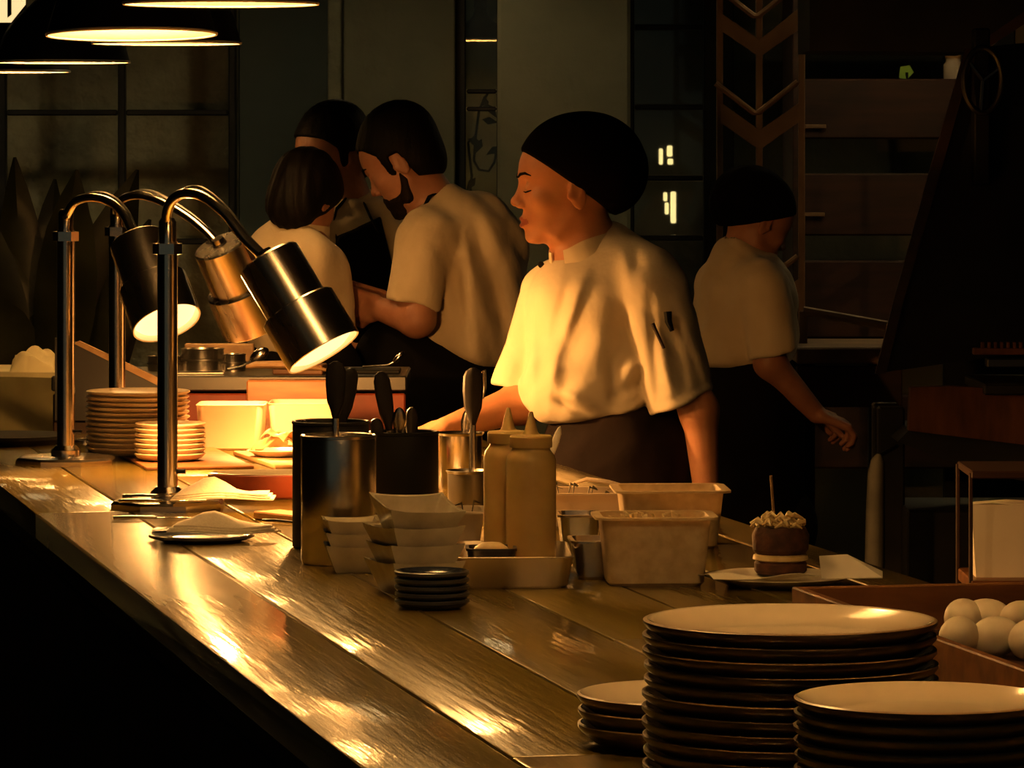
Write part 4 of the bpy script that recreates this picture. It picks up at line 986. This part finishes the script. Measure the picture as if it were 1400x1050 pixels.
def hair_sdf(q,style):
    p=q.copy(); p[:,1]=np.abs(p[:,1])
    cr=smin(s_ell(p,(-7,0,20),(88,75,90)),s_ell(p,(28,0,14),(57,63,56)),22)
    if style=='cap':
        d=s_ell(p,(-30,0,32),(114,92,92)); d=smin(d,s_ell(p,(-76,0,2),(64,82,68)),30); d=smin(d,cr-5,8)
        d-=1.6*np.sin(p[:,1]*.16+p[:,2]*.05)*np.clip((-p[:,0]-10)/60,0,1)
        n=np.array((.571,0,-.82)); return smax(d,(p-np.array((84,0,52)))@n,5)
    if style=='cap_round':
        d=s_ell(p,(-26,0,28),(100,90,88)); d=smin(d,s_ell(p,(-62,0,8),(58,80,64)),30); d=smin(d,cr-5,8)
        n=np.array((.52,0,-.85)); return smax(d,(p-np.array((78,0,44)))@n,5)
    if style=='short':
        d=cr-7; d=smin(d,s_ell(p,(-20,0,48),(78,64,68)),20)
        d-=.9*np.sin(p[:,0]*.5+p[:,1]*.3)*np.sin(p[:,2]*.45)
        d=smin(d,s_ell(p,(-42,0,-30),(52,58,60)),20)
        vm=np.interp(p[:,0],[-120,-60,-26,-19,6,9,24,29,56,90],[-86,-80,-66,-2,0,-50,-50,14,44,62])
        return smax(d,(vm-p[:,2])*.7,3)
    if style=='long':
        d=cr-13; d=smin(d,s_ell(p,(-45,0,-40),(58,76,75)),25)
        d-=1.5*np.sin(p[:,1]*.25+p[:,2]*.04)
        n=np.array((.85,0,-.53)); return smax(d,(p-np.array((70,0,40)))@n,5)
def beard_sdf(q):
    p=q.copy(); p[:,1]=np.abs(p[:,1])
    d=smin(s_ell(p,(26,0,-84),(53,50,39)),s_cap(p,(66,0,-108),(54,14,-110),17,15),14)
    d=smin(d,s_cap(p,(-6,55,-42),(18,44,-95),13,13),14)
    d=smin(d,s_ell(p,(58,0,-76),(29,29,24)),10)
    d-=.8*np.sin(p[:,0]*.6+p[:,2]*.3)*np.sin(p[:,1]*.5)
    vm=np.interp(p[:,0],[-40,-6,6,24,44,70,100],[-80,-60,-32,-36,-66,-60,-58])   # keep below the cheek line
    d=smax(d,(p[:,2]-vm)*.8,3)
    return smax(d,-s_ell(p,(92,0,-78),(18,17,6)),4)

class Person:
    def __init__(s,label,base_px,D,head,hscale=1.0):
        s.D=D; s.k=D/F_PX
        X=(base_px-700)*s.k; s.loc=np.array((X,D,0.)); s.root=thing('person',label,'person',tuple(s.loc))
        hx,hy,hd,a,b=head[:5]; roll=head[5] if len(head)>5 else 0
        a,b,roll=[math.radians(x) for x in(a,b,roll)]
        F0=np.array((math.cos(a),math.sin(a),0)); Z=np.array((0,0,1.)); L=np.cross(Z,F0)
        Fv=F0*math.cos(b)-Z*math.sin(b); U=Z*math.cos(b)+F0*math.sin(b)
        L2=L*math.cos(roll)+U*math.sin(roll); U2=U*math.cos(roll)-L*math.sin(roll)
        s.HR=np.stack([Fv,L2,U2]); s.hc=s.W((hx,hy,hd)); s.hs=hscale/1000
    def W(s,t):                                   # (px,py,dy) -> point in the person's own frame
        v=P(t[0],t[1],s.D); d=t[2] if len(t)>2 else 0
        return np.array((v.x,v.y+d,v.z))-s.loc
    def toh(s,p): return ((p-s.hc)@s.HR.T)/s.hs
    def fromh(s,q): return (np.asarray(q,float)*s.hs)@s.HR+s.hc
    def ev(s,p,prims,d=None):
        k=s.k
        for pr in prims:
            t=pr[0]
            if t=='c': e=s_cap(p,s.W(pr[1]),s.W(pr[2]),pr[3]*k,pr[4]*k); kk=pr[5]*k
            elif t=='C': e=s_cap(p,pr[1],pr[2],pr[3],pr[4]); kk=pr[5]
            elif t=='e':
                y=math.radians(pr[3]); c,sn=math.cos(y),math.sin(y)
                R=np.array(((c,-sn,0),(sn,c,0),(0,0,1.))); lean=pr[5] if len(pr)>5 else 0
                if lean:
                    l=math.radians(lean); Ry=np.array(((math.cos(l),0,math.sin(l)),(0,1,0),(-math.sin(l),0,math.cos(l)))); R=Ry@R
                e=s_ell((p-s.W(pr[1]))@R,(0,0,0),np.array(pr[2])*k); kk=pr[4]*k
            elif t=='slv':                       # sleeve: tapered tube cut by a plane at its hem
                e=s_cap(p,s.W(pr[1]),s.W(pr[2]),pr[3]*k,pr[4]*k)
                h0,h1=s.W(pr[5]),s.W(pr[6]); dv=h1-h0; nn=np.array((-dv[2],0,dv[0])); nn/=np.linalg.norm(nn)
                if nn@(s.W(pr[2])-s.W(pr[1]))<0: nn=-nn
                e=smax(e,(p-h0)@nn,.006); kk=pr[7]*k
            elif t=='cut':
                h0,h1=s.W(pr[1]),s.W(pr[2]); dv=h1-h0; nn=np.array((-dv[2],0,dv[0])); nn/=np.linalg.norm(nn)
                if nn[2]>0: nn=-nn
                d=smax(d,(p-h0)@nn,pr[3]*k); continue
            elif t=='H': e=head_sdf(s.toh(p),pr[1])*s.hs; kk=pr[2]
            d=e if d is None else smin(d,e,kk)
        return d
    def mesh(s,name,f,h,mats,box,parent=None,matf=None):
        a=s.W(box[0]);b=s.W(box[1]); lo=np.minimum(a,b);hi=np.maximum(a,b)
        v,q=sdf_mesh(f,lo,hi,h); mi=None
        if matf is not None: mi=matf(v[q].mean(1))
        return np_obj(name,v,q,mats,parent or s.root,mi)
    def proj(s,q,off):
        q=np.array(q,float)
        for _ in range(6):
            d=head_sdf(q); g=np.stack([(head_sdf(q+e)-head_sdf(q-e))/1.0 for e in np.eye(3)*.5],-1); g/=np.maximum(n_(g)[:,None],1e-6)
            q=q-g*(d-off)[:,None]*.8
        return q
    def stroke(s,name,pts,rad,m,off=.5,side=(1,-1),parent=None,flat=.5):
        for sd in side:
            q=np.array(pts,float); q[:,1]*=sd
            q=s.proj(q,off); w_=s.fromh(q)
            MB().tube([Vector(x) for x in w_],[r*s.hs for r in rad],8).build(name,m,parent or s.root)
def hand(wr,d,nrm,curl=.6,size=1.0,thumb=1,spread=.12):
    d=np.asarray(d,float);d/=np.linalg.norm(d);nrm=np.asarray(nrm,float);nrm-=d*(nrm@d);nrm/=np.linalg.norm(nrm);sd=np.cross(d,nrm);S=size;o=[];k=.005
    wr=np.asarray(wr,float)
    Ln=(.070,.078,.073,.058)
    for i in range(4):
        x=(i-1.5); kn=wr+d*(.088-.004*abs(x-.3))*S+sd*x*.0195*S*thumb*-1
        o.append(('C',wr+d*.012*S+sd*x*.012*S*-thumb,kn,.0125*S,.0105*S,.012))
        a=0; p0=kn; dd=d+sd*x*spread*.3*-thumb
        for j,(fr,rr) in enumerate(((.45,.0088),(.31,.008),(.24,.0072))):
            a+=curl*(.8,1.15,.8)[j]; v=dd*math.cos(a)+nrm*math.sin(a); v/=np.linalg.norm(v); p1=p0+v*Ln[i]*fr*S
            o.append(('C',p0,p1,rr*S,(rr-.0006)*S,.0025)); p0=p1
    t0=wr+d*.022*S+sd*.022*S*thumb; t1=t0+(d*.6+sd*thumb*.55+nrm*.45*curl)*.04*S; t2=t1+(d*.85+sd*thumb*.1*(1-curl)+nrm*.5*curl)*.034*S; t3=t2+(d*.85-sd*thumb*.2*curl+nrm*.5*curl)*.026*S
    o+=[('C',t0,t1,.013*S,.0105*S,.010),('C',t1,t2,.0102*S,.0092*S,.003),('C',t2,t3,.0092*S,.0076*S,.003)]
    return o
def folds(p,amp,ph=0,vert=1.0):
    x,y,z=p[:,0],p[:,1],p[:,2]
    a=np.sin(52*(x*.85+y*.55)+12*z*vert+1.8*np.sin(9*z+ph)+ph); b=np.sin(85*(x*.6-y*.3)-34*z+2.5*np.sin(13*y+8*z+ph*2))
    c=np.sin(30*z+22*x+2*np.sin(17*y+ph))
    sharp=lambda t: 1-2*np.abs(t)**.7
    return amp*(.55*a+.35*b*c+.25*sharp(np.sin(31*(x+.4*z)+3*np.sin(7*z+ph))))
def legs(pe,hip,foot,r=62,m='trouser'):
    k=pe.k; z0=HOR+EYE/pe.D*F_PX        # pixel row of the floor under the person
    f=lambda p: pe.ev(p,[('e',hip,(r*1.75,r*1.25,r*1.4),0,10)]+[('c',(hip[0]+s_*r*.55,hip[1],s_*.02),(foot+s_*r*.7,z0-40,s_*.03),r,r*.62,18) for s_ in(-1,1)])
    pe.mesh('trousers',f,.012,[M[m]],((hip[0]-r*3,hip[1]-r*2,-.28),(hip[0]+r*3,z0,.28)))
    for s_ in(-1,1):
        g=pe.W((foot+s_*r*.7,z0,s_*.03)); 
        MB().lathe([(0,.07),(.03,.07),(.045,.06),(.055,.02),(.055,0),(0,0)],20).build('shoe',M['black'],pe.root,Vector(g)+Vector((0,-.0,0))).scale=(1.0,1.9,1)

# ---- the woman in the cap
w=Person('woman in cream chef shirt and black cap standing at the counter','830' and 830,8.0,(775,245,0,186,0),1.0)
armR=[('c',(756,414,.11),(716,552,.05),26,28,20),('c',(716,552,.05),(612,583,-.03),29,15.5,14)]
armL=[('c',(896,412,-.10),(950,555,-.12),27,25,20),('c',(953,555,-.12),(963,690,-.13),25,15,14)]
hR=hand(w.W((612,583,-.03)),(-.95,-.15,-.28),(-.1,.1,-1),.45,.98,thumb=-1)
hL=hand(w.W((963,690,-.13)),(0,-.05,-1),(-1,.2,0),.35,.98,thumb=-1)
bodyW=[('H',False,0),('c',(790,285,0),(808,362,.01),38,41,16),('c',(808,362,.01),(815,400,.0),50,70,30),('e',(815,455,0),(84,64,105),-45,40),('c',(766,404,.09),(886,400,-.08),27,27,30)]+armR+armL+hR+hL
def lipmat(c):
    q=w.toh(c); return ((q[:,0]>70)&(np.abs(q[:,1])<24)&(np.abs(q[:,2]+77.5+.10*np.abs(q[:,1])*0)<10.5-.30*np.abs(q[:,1]))).astype(int)
w.mesh('body',lambda p:w.ev(p,bodyW),.0028,[M['skin'],M['lip']],((530,135,-.35),(1010,800,.30)),matf=lipmat)
w.mesh('cap',lambda p:hair_sdf(w.toh(p),'cap')*w.hs,.004,[M['cap']],((690,120,-.16),(910,330,.16)))
w.stroke('eyebrow',[(90,9,4),(88,20,9.5),(78,33,11),(66,43,7)],[2.0,2.9,2.5,1.0],M['hair'],.3)
w.stroke('eyelashes',[(84,18,-21.5),(82,26,-23),(78,35,-23),(70,44,-20)],[.7,1.4,1.5,1.1],M['hair'],.8)
shirtW=[('e',(812,445,.0),(102,80,108),-45,0),('e',(808,525,-.01),(104,88,75),-45,45),('c',(760,400,.10),(892,394,-.09),42,44,36),
        ('c',(815,352,.01),(812,400,0),44,66,38),('c',(838,335,.02),(886,372,-.07),28,36,30)]
slvW=[('slv',(893,396,-.10),(932,560,-.115),44,46,(890,562),(968,530),26),('slv',(752,406,.11),(705,560,.07),40,40,(660,524),(735,536),26)]
CRW=[((800,372),(772,450),9,-.007),((778,378),(752,470),8,.006),((790,385),(765,480),7,-.005),((742,420),(738,545),12,.008),((760,470),(752,560),10,-.008),
     ((868,345),(880,430),8,.006),((850,345),(868,420),8,-.006),((895,505),(838,538),9,.012),((832,480),(842,545),10,.012),((850,500),(880,490),14,-.010),((893,530),(845,560),8,-.010),((880,535),(850,552),6,.008),((757,540),(802,562),6,.009),((765,530),(815,552),7,-.006),((820,400),(815,520),20,-.006),((845,440),(850,500),14,.006),((720,430),(716,540),7,.010)]
CRS=[((905,430),(935,530),9,.007),((922,400),(952,500),8,-.006),((900,470),(915,540),7,-.006),((938,470),(955,525),6,.005),((885,400),(897,555),7,.006),((902,543),(966,516),4,.003)]
def crease(pe,p,L):
    o=np.zeros(len(p)); x,z=p[:,0],p[:,2]; fr=np.clip((.06-p[:,1])/.08,0,1)
    for a,b,r,am in L:
        A=pe.W(a);B=pe.W(b);ax,az=A[0],A[2];bx,bz=B[0]-ax,B[2]-az
        t=np.clip(((x-ax)*bx+(z-az)*bz)/(bx*bx+bz*bz),0,1); d2=(x-ax-t*bx)**2+(z-az-t*bz)**2
        o+=am*np.exp(-d2/(r*pe.k)**2)*np.sin(PI*(.12+.76*t))
    return o*fr
def fW(p):
    d=w.ev(p,shirtW)
    z=p[:,2]; zz=w.W((0,500,0))[2]
    fd=folds(p,.0060,1.0)
    d=d+fd*(.45+1.0*np.exp(-((z-zz+.03)/.06)**2))+crease(w,p,CRW)
    d=w.ev(p,[('cut',(755,579),(897,556),10)],d)
    s_=None
    for pr in slvW:
        e=w.ev(p,[pr])+folds(p,.0045,3.1)+crease(w,p,CRS); d=smin(d,e,.008)
    # neck opening
    d=smax(d,-s_cap(p,w.W((786,300,-.005)),w.W((806,362,.005)),.056,.052),.006)
    return d
w.mesh('shirt',fW,.0042,[M['shirt']],((640,290,-.32),(1000,600,.32)))
# band collar, open at the throat
def collar(pe,c0,c1,r0,r1,tilt,gap,face,mat_,th=.0035):
    a=pe.W(c0);b=pe.W(c1);n=40;v=[];f=[];fa=math.radians(face)
    ax=(b-a)/np.linalg.norm(b-a); e1=np.array((math.cos(fa),math.sin(fa),0));e1-=ax*(e1@ax);e1/=np.linalg.norm(e1);e2=np.cross(ax,e1)
    for i in range(n+1):
        g=gap+(2*PI-2*gap)*i/n; dr=math.cos(g)*e1+math.sin(g)*e2; low=.010*math.exp(-((min(g,2*PI-g)-gap)/.5)**2)
        for (bs,r,o) in((a,r0,0),(b,r1,0),(b,r1+th,0),(a,r0+th,0)):
            v.append(tuple(bs+dr*r-np.array((0,0,low if bs is b else low*1.0))))
    for i in range(n):
        for k in range(4): f.append((4*i+k,4*i+(k+1)%4,4*i+4+(k+1)%4,4*i+4+k))
    f+=[(0,1,2,3),(4*n+3,4*n+2,4*n+1,4*n)]
    return MB().add(v,f).build('collar',mat_,pe.root,sharp=50)
collar(w,(806,368,.0),(795,327,.0),.072,.0585,0,.28,218,M['shirt'])
apW=[('e',(850,640,0),(118,88,130),-45,0),('c',(850,640,0),(850,900,0),95,105,60)]
w.mesh('apron',lambda p:w.ev(p,[('cut',(700,560),(1000,560),4)][:0]+apW)+folds(p,.004,2.)*1.0,.007,[M['apron_br']],((640,520,-.3),(1060,960,.3)))
legs(w,(850,780,0),850)
# pens in the sleeve pocket
Wl=Vector(w.loc)
def pen(label,pts,r,m):
    q=[Vector(w.W(t)) for t in pts]; o=MB().tube([x-q[-1] for x in q],r,10).build('pen',m,None,q[-1]+Wl); return tag(o,label,'pen')
pen('short thick black marker clipped in the sleeve pocket',[(908,421,-.178),(909,434,-.178),(914,447,-.180)],[.0075,.0065,.004],M['black'])
pen('slim dark pen tucked in the sleeve pocket',[(888,437,-.176),(891,444,-.178),(903,470,-.184)],[.004,.0035,.0028],M['wood_dk'])
o=MB().lathe([(0,.003),(.005,.002),(.006,0),(0,0)],14,rot=Matrix.Rotation(PI/2,3,'X')).build('button',M['black'],w.root,Vector(w.W((739,362,-.0))))
o.location=Vector(w.W((740,363,.055)))

# ---- bearded cook bending over the prep station
m=Person('bearded cook in tan shirt bending over his hands','man' and 625,9.55,(548,213,0,163,30),.98)
armL=[('c',(582,325,-.12),(572,432,-.16),28,24,14),('c',(572,432,-.16),(518,420,-.08),25,15,10)]
armR=[('c',(640,315,.15),(600,420,.12),28,24,14),('c',(600,420,.12),(525,418,.02),24,15,10)]
hL=hand(m.W((520,420,-.08)),(-.9,.35,.15),(.2,.9,.1),1.15,.98,thumb=1)
hR=hand(m.W((527,416,.03)),(-.9,-.25,.15),(0,-.9,.1),.9,.98,thumb=-1)
bm_=[('H',True,0),('c',(566,240,0),(606,305,.01),34,40,14),('e',(630,390,0),(78,70,110),25,30,),('c',(590,325,-.10),(640,310,.13),32,32,25)]+armL+armR+hL+hR
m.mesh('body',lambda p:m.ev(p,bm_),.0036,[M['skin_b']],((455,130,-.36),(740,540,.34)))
m.mesh('hair',lambda p:hair_sdf(m.toh(p),'short')*m.hs,.004,[M['hair']],((470,130,-.15),(640,320,.15)))
m.mesh('beard',lambda p:beard_sdf(m.toh(p))*m.hs,.004,[M['beard']],((470,210,-.12),(600,350,.12)))
m.stroke('eyebrow',[(90,9,4),(88,20,9.5),(78,33,11),(66,43,7)],[2.4,3.4,3.0,1.4],M['hair'],.5)
sm_=[('e',(634,395,.0),(88,78,118),25,0),('e',(636,330,.0),(72,74,62),25,40),('c',(588,326,-.11),(645,312,.14),42,42,34),('c',(606,292,.01),(628,330,.0),40,60,30),('e',(640,460,0),(76,74,60),25,40)]
slm=[('slv',(584,328,-.125),(560,440,-.15),40,36,(523,403),(594,419),24),('slv',(645,315,.15),(606,430,.13),38,34,(560,405),(640,425),24)]
CRM=[((610,315),(640,470),9,.010),((632,300),(668,450),9,-.009),((650,300),(690,440),8,.009),((600,330),(612,430),7,-.008),((660,290),(702,380),8,-.007),((600,340),(598,440),8,.012),((640,350),(655,490),8,-.008),((680,400),(690,480),9,.008)]
def fM(p):
    d=m.ev(p,sm_)+folds(p,.0085,.4)+crease(m,p,CRM); d=m.ev(p,[('cut',(560,462),(700,515),10)],d)
    for pr in slm: d=smin(d,m.ev(p,[pr])+folds(p,.005,2.2),.010)
    return smax(d,-s_cap(p,m.W((570,245,0)),m.W((606,303,.01)),.058,.056),.006)
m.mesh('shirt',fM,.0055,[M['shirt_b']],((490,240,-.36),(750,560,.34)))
collar(m,(608,306,.01),(594,278,.005),.068,.060,0,.5,163,M['shirt_b'])
apm=[('e',(590,520,0),(105,80,85),10,0),('e',(560,490,-.02),(70,60,50),10,40),('c',(600,560,0),(605,760,0),88,92,40)]
m.mesh('apron',lambda p:m.ev(p,apm)+folds(p,.004,.2),.008,[M['apron']],((440,400,-.3),(760,820,.3)))
ss=[(580,285,-.075),(588,268,-.062),(602,262,-.03),(613,266,.01),(606,272,.05)]
MB().tube([Vector(m.W(t)) for t in ss],[.006]*5,8,flat=.5).build('apron_strap',M['apron'],m.root)
legs(m,(605,700,0),605)

# ---- cook with dark apron bib behind
b=Person('cook in pale shirt and dark bib apron looking down, farthest back',490,10.35,(455,207,0,215,14),1.0)
bb=[('H',True,0),('c',(462,240,0),(480,295,.02),33,36,14),('e',(492,385,.02),(88,58,100),35,28),('c',(436,318,-.06),(548,318,.10),30,30,24),
    ('c',(548,318,.10),(565,440,.08),28,24,14),('c',(565,440,.08),(520,470,-.1),22,15,10),('c',(434,318,-.06),(420,440,-.08),28,24,14),('c',(420,440,-.08),(470,470,-.18),22,15,10)]
bb+=hand(b.W((520,470,-.1)),(-.7,-.6,-.1),(0,0,-1),.7,1,1)+hand(b.W((470,470,-.18)),(.6,-.7,-.1),(0,0,-1),.7,1,-1)
b.mesh('body',lambda p:b.ev(p,bb),.0042,[M['skin_b']],((360,125,-.36),(620,520,.34)))
b.mesh('hair',lambda p:hair_sdf(b.toh(p),'short')*b.hs,.004,[M['hair']],((380,120,-.15),(540,320,.15)))
b.mesh('beard',lambda p:beard_sdf(b.toh(p))*b.hs,.0045,[M['beard']],((380,200,-.15),(540,330,.15)))
b.stroke('eyebrow',[(90,9,4),(88,20,9.5),(78,33,11),(66,43,7)],[2.4,3.4,3.0,1.4],M['hair'],.5)
sb=[('e',(492,388,.02),(97,66,108),35,0),('c',(438,322,-.06),(546,320,.10),38,38,34),('c',(480,290,.02),(490,330,.02),36,56,30)]
slb=[('slv',(546,322,.10),(565,430,.09),36,34,(520,410),(600,410),22),('slv',(438,322,-.06),(422,430,-.08),36,34,(380,410),(460,410),22)]
def fB(p):
    d=b.ev(p,sb)+folds(p,.008,2.4); d=b.ev(p,[('cut',(380,480),(620,480),10)],d)
    for pr in slb: d=smin(d,b.ev(p,[pr])+folds(p,.003,1.2),.025)
    return smax(d,-s_cap(p,b.W((464,245,0)),b.W((480,292,.02)),.056,.054),.006)
b.mesh('shirt',fB,.0058,[M['shirt_b']],((350,240,-.34),(640,520,.34)))
collar(b,(481,298,.02),(473,270,.01),.064,.058,0,.4,215,M['shirt_b'])
def fBib(p):
    d=b.ev(p,sb)-.010
    a0=b.W((466,332)); x,z=p[:,0],p[:,2]
    xl=b.W((462,0))[0]; xr=b.W((528,0))[0]; zt=b.W((0,322))[2]
    slope=(x-xl)*.45
    d=np.maximum(d,np.maximum(np.maximum(xl-x-(zt-z)*.05,x-xr-(zt-z)*.25),z-(zt+slope)))
    return np.maximum(d,p[:,1]-.02)
b.mesh('apron',lambda p:np.minimum(fBib(p),b.ev(p,[('e',(492,520,.02),(104,72,110),35,0),('c',(492,560,.02),(492,740,.02),88,90,30)])),.007,[M['apron']],((350,290,-.34),(640,800,.34)))
for pts in([(464,330,-.115),(458,305,-.105),(462,285,-.085),(474,272,-.05)],[(520,318,-.085),(508,296,-.085),(500,280,-.05),(494,272,-.01)]):
    MB().tube([Vector(b.W(t)) for t in pts],.006,8,flat=.5).build('apron_strap',M['apron'],b.root)
legs(b,(492,720,0),492)

# ---- cook seen from behind with dark hair
c=Person('dark-haired cook in pale shirt seen from behind, leaning to the bearded one',415,9.42,(418,266,0,60,24),.84)
cb=[('H',False,0),('c',(414,285,0),(408,345,0),33,38,14),('e',(404,420,0),(74,54,100),-30,28),('c',(365,356,.03),(436,358,-.06),27,27,24),
    ('c',(436,362,-.06),(450,445,-.03),25,22,14),('c',(450,445,-.03),(452,466,.12),21,15,10),('c',(362,352,.04),(355,450,.06),27,23,14),('c',(355,450,.06),(420,470,.22),21,15,10)]
cb+=hand(c.W((452,466,.12)),(-.2,.9,0),(0,0,-1),.7,.95,1)+hand(c.W((420,470,.22)),(.5,.8,0),(0,0,-1),.7,.95,-1)
c.mesh('body',lambda p:c.ev(p,cb),.0045,[M['skin_b']],((300,190,-.32),(560,520,.42)))
c.mesh('hair',lambda p:hair_sdf(c.toh(p),'long')*c.hs,.0045,[M['hair']],((330,180,-.18),(520,360,.18)))
sc_=[('e',(404,425,.0),(82,62,108),-30,0),('c',(368,352,.03),(434,356,-.06),36,34,34),('c',(404,322,.0),(404,370,.0),34,48,26)]
slc=[('slv',(434,362,-.065),(448,450,-.04),32,31,(410,425),(490,400),22),('slv',(364,352,.04),(356,450,.06),36,34,(320,425),(400,425),22)]
def fC(p):
    d=c.ev(p,sc_)+folds(p,.010,4.4); d=c.ev(p,[('cut',(300,500),(540,500),10)],d)
    for pr in slc: d=smin(d,c.ev(p,[pr])+folds(p,.008,5.2),.010)
    return smax(d,-s_cap(p,c.W((416,275,0)),c.W((409,335,0)),.055,.050),.006)
c.mesh('shirt',fC,.0058,[M['shirt_b']],((290,270,-.34),(560,540,.34)))
collar(c,(407,332,.0),(411,304,.0),.066,.060,0,.3,60,M['shirt_b'])
c.mesh('apron',lambda p:c.ev(p,[('e',(412,540,0),(100,70,105),-30,0),('c',(412,600,0),(412,780,0),86,90,30)]),.009,[M['apron']],((270,430,-.3),(560,840,.3)))
legs(c,(412,740,0),412)

# ---- cook turned away on the right
r=Person('cook in black cap and tan shirt turned away towards the grill',1015,10.3,(1038,298,0,24,26),.90)
rb=[('H',False,0),('c',(1026,320,0),(1012,365,.0),30,34,14),('e',(1018,430,0),(78,56,88),-60,26),('c',(1035,388,-.13),(1000,388,.13),28,28,22),
    ('c',(1040,392,-.13),(1048,492,-.14),27,21,14),('c',(1048,492,-.14),(1112,562,-.10),21,13,10),('c',(1000,392,.13),(1020,492,.15),26,21,14),('c',(1020,492,.15),(1100,560,.12),20,13,10)]
rb+=hand(r.W((1112,562,-.10)),(.9,.2,-.35),(.1,.2,-1),.75,.92,1)+hand(r.W((1100,560,.12)),(.9,-.2,-.3),(0,0,-1),.75,.92,-1)
r.mesh('body',lambda p:r.ev(p,rb),.0042,[M['skin_b']],((930,235,-.34),(1200,640,.36)))
r.mesh('cap',lambda p:hair_sdf(r.toh(p),'cap')*r.hs,.0045,[M['cap']],((910,200,-.2),(1130,390,.2)))
sr=[('e',(1018,432,.0),(86,62,92),-60,0),('c',(1036,392,-.12),(1000,390,.13),38,38,32),('c',(1014,350,.0),(1014,390,.0),34,52,26),('e',(1016,478,0),(76,60,44),-60,30)]
slr=[('slv',(1042,394,-.135),(1056,500,-.145),36,34,(1010,492),(1098,470),20),('slv',(1000,392,.14),(1022,492,.15),36,34,(985,480),(1060,480),20)]
def fR(p):
    d=r.ev(p,sr)+folds(p,.008,3.4); d=r.ev(p,[('cut',(940,502),(1100,500),10)],d)
    for pr in slr: d=smin(d,r.ev(p,[pr])+folds(p,.006,.7),.010)
    return smax(d,-s_cap(p,r.W((1028,315,0)),r.W((1013,362,0)),.052,.050),.006)
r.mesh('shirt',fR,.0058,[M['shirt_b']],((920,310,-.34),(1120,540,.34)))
collar(r,(1013,366,.0),(1019,342,.0),.062,.057,0,.35,28,M['shirt_b'])
r.mesh('apron',lambda p:r.ev(p,[('e',(1020,545,0),(90,66,90),-60,0),('c',(1020,590,0),(1020,760,0),78,80,30)])+folds(p,.004,.2),.009,[M['apron']],((900,440,-.3),(1150,800,.3)))
legs(r,(1020,720,0),1020,56)
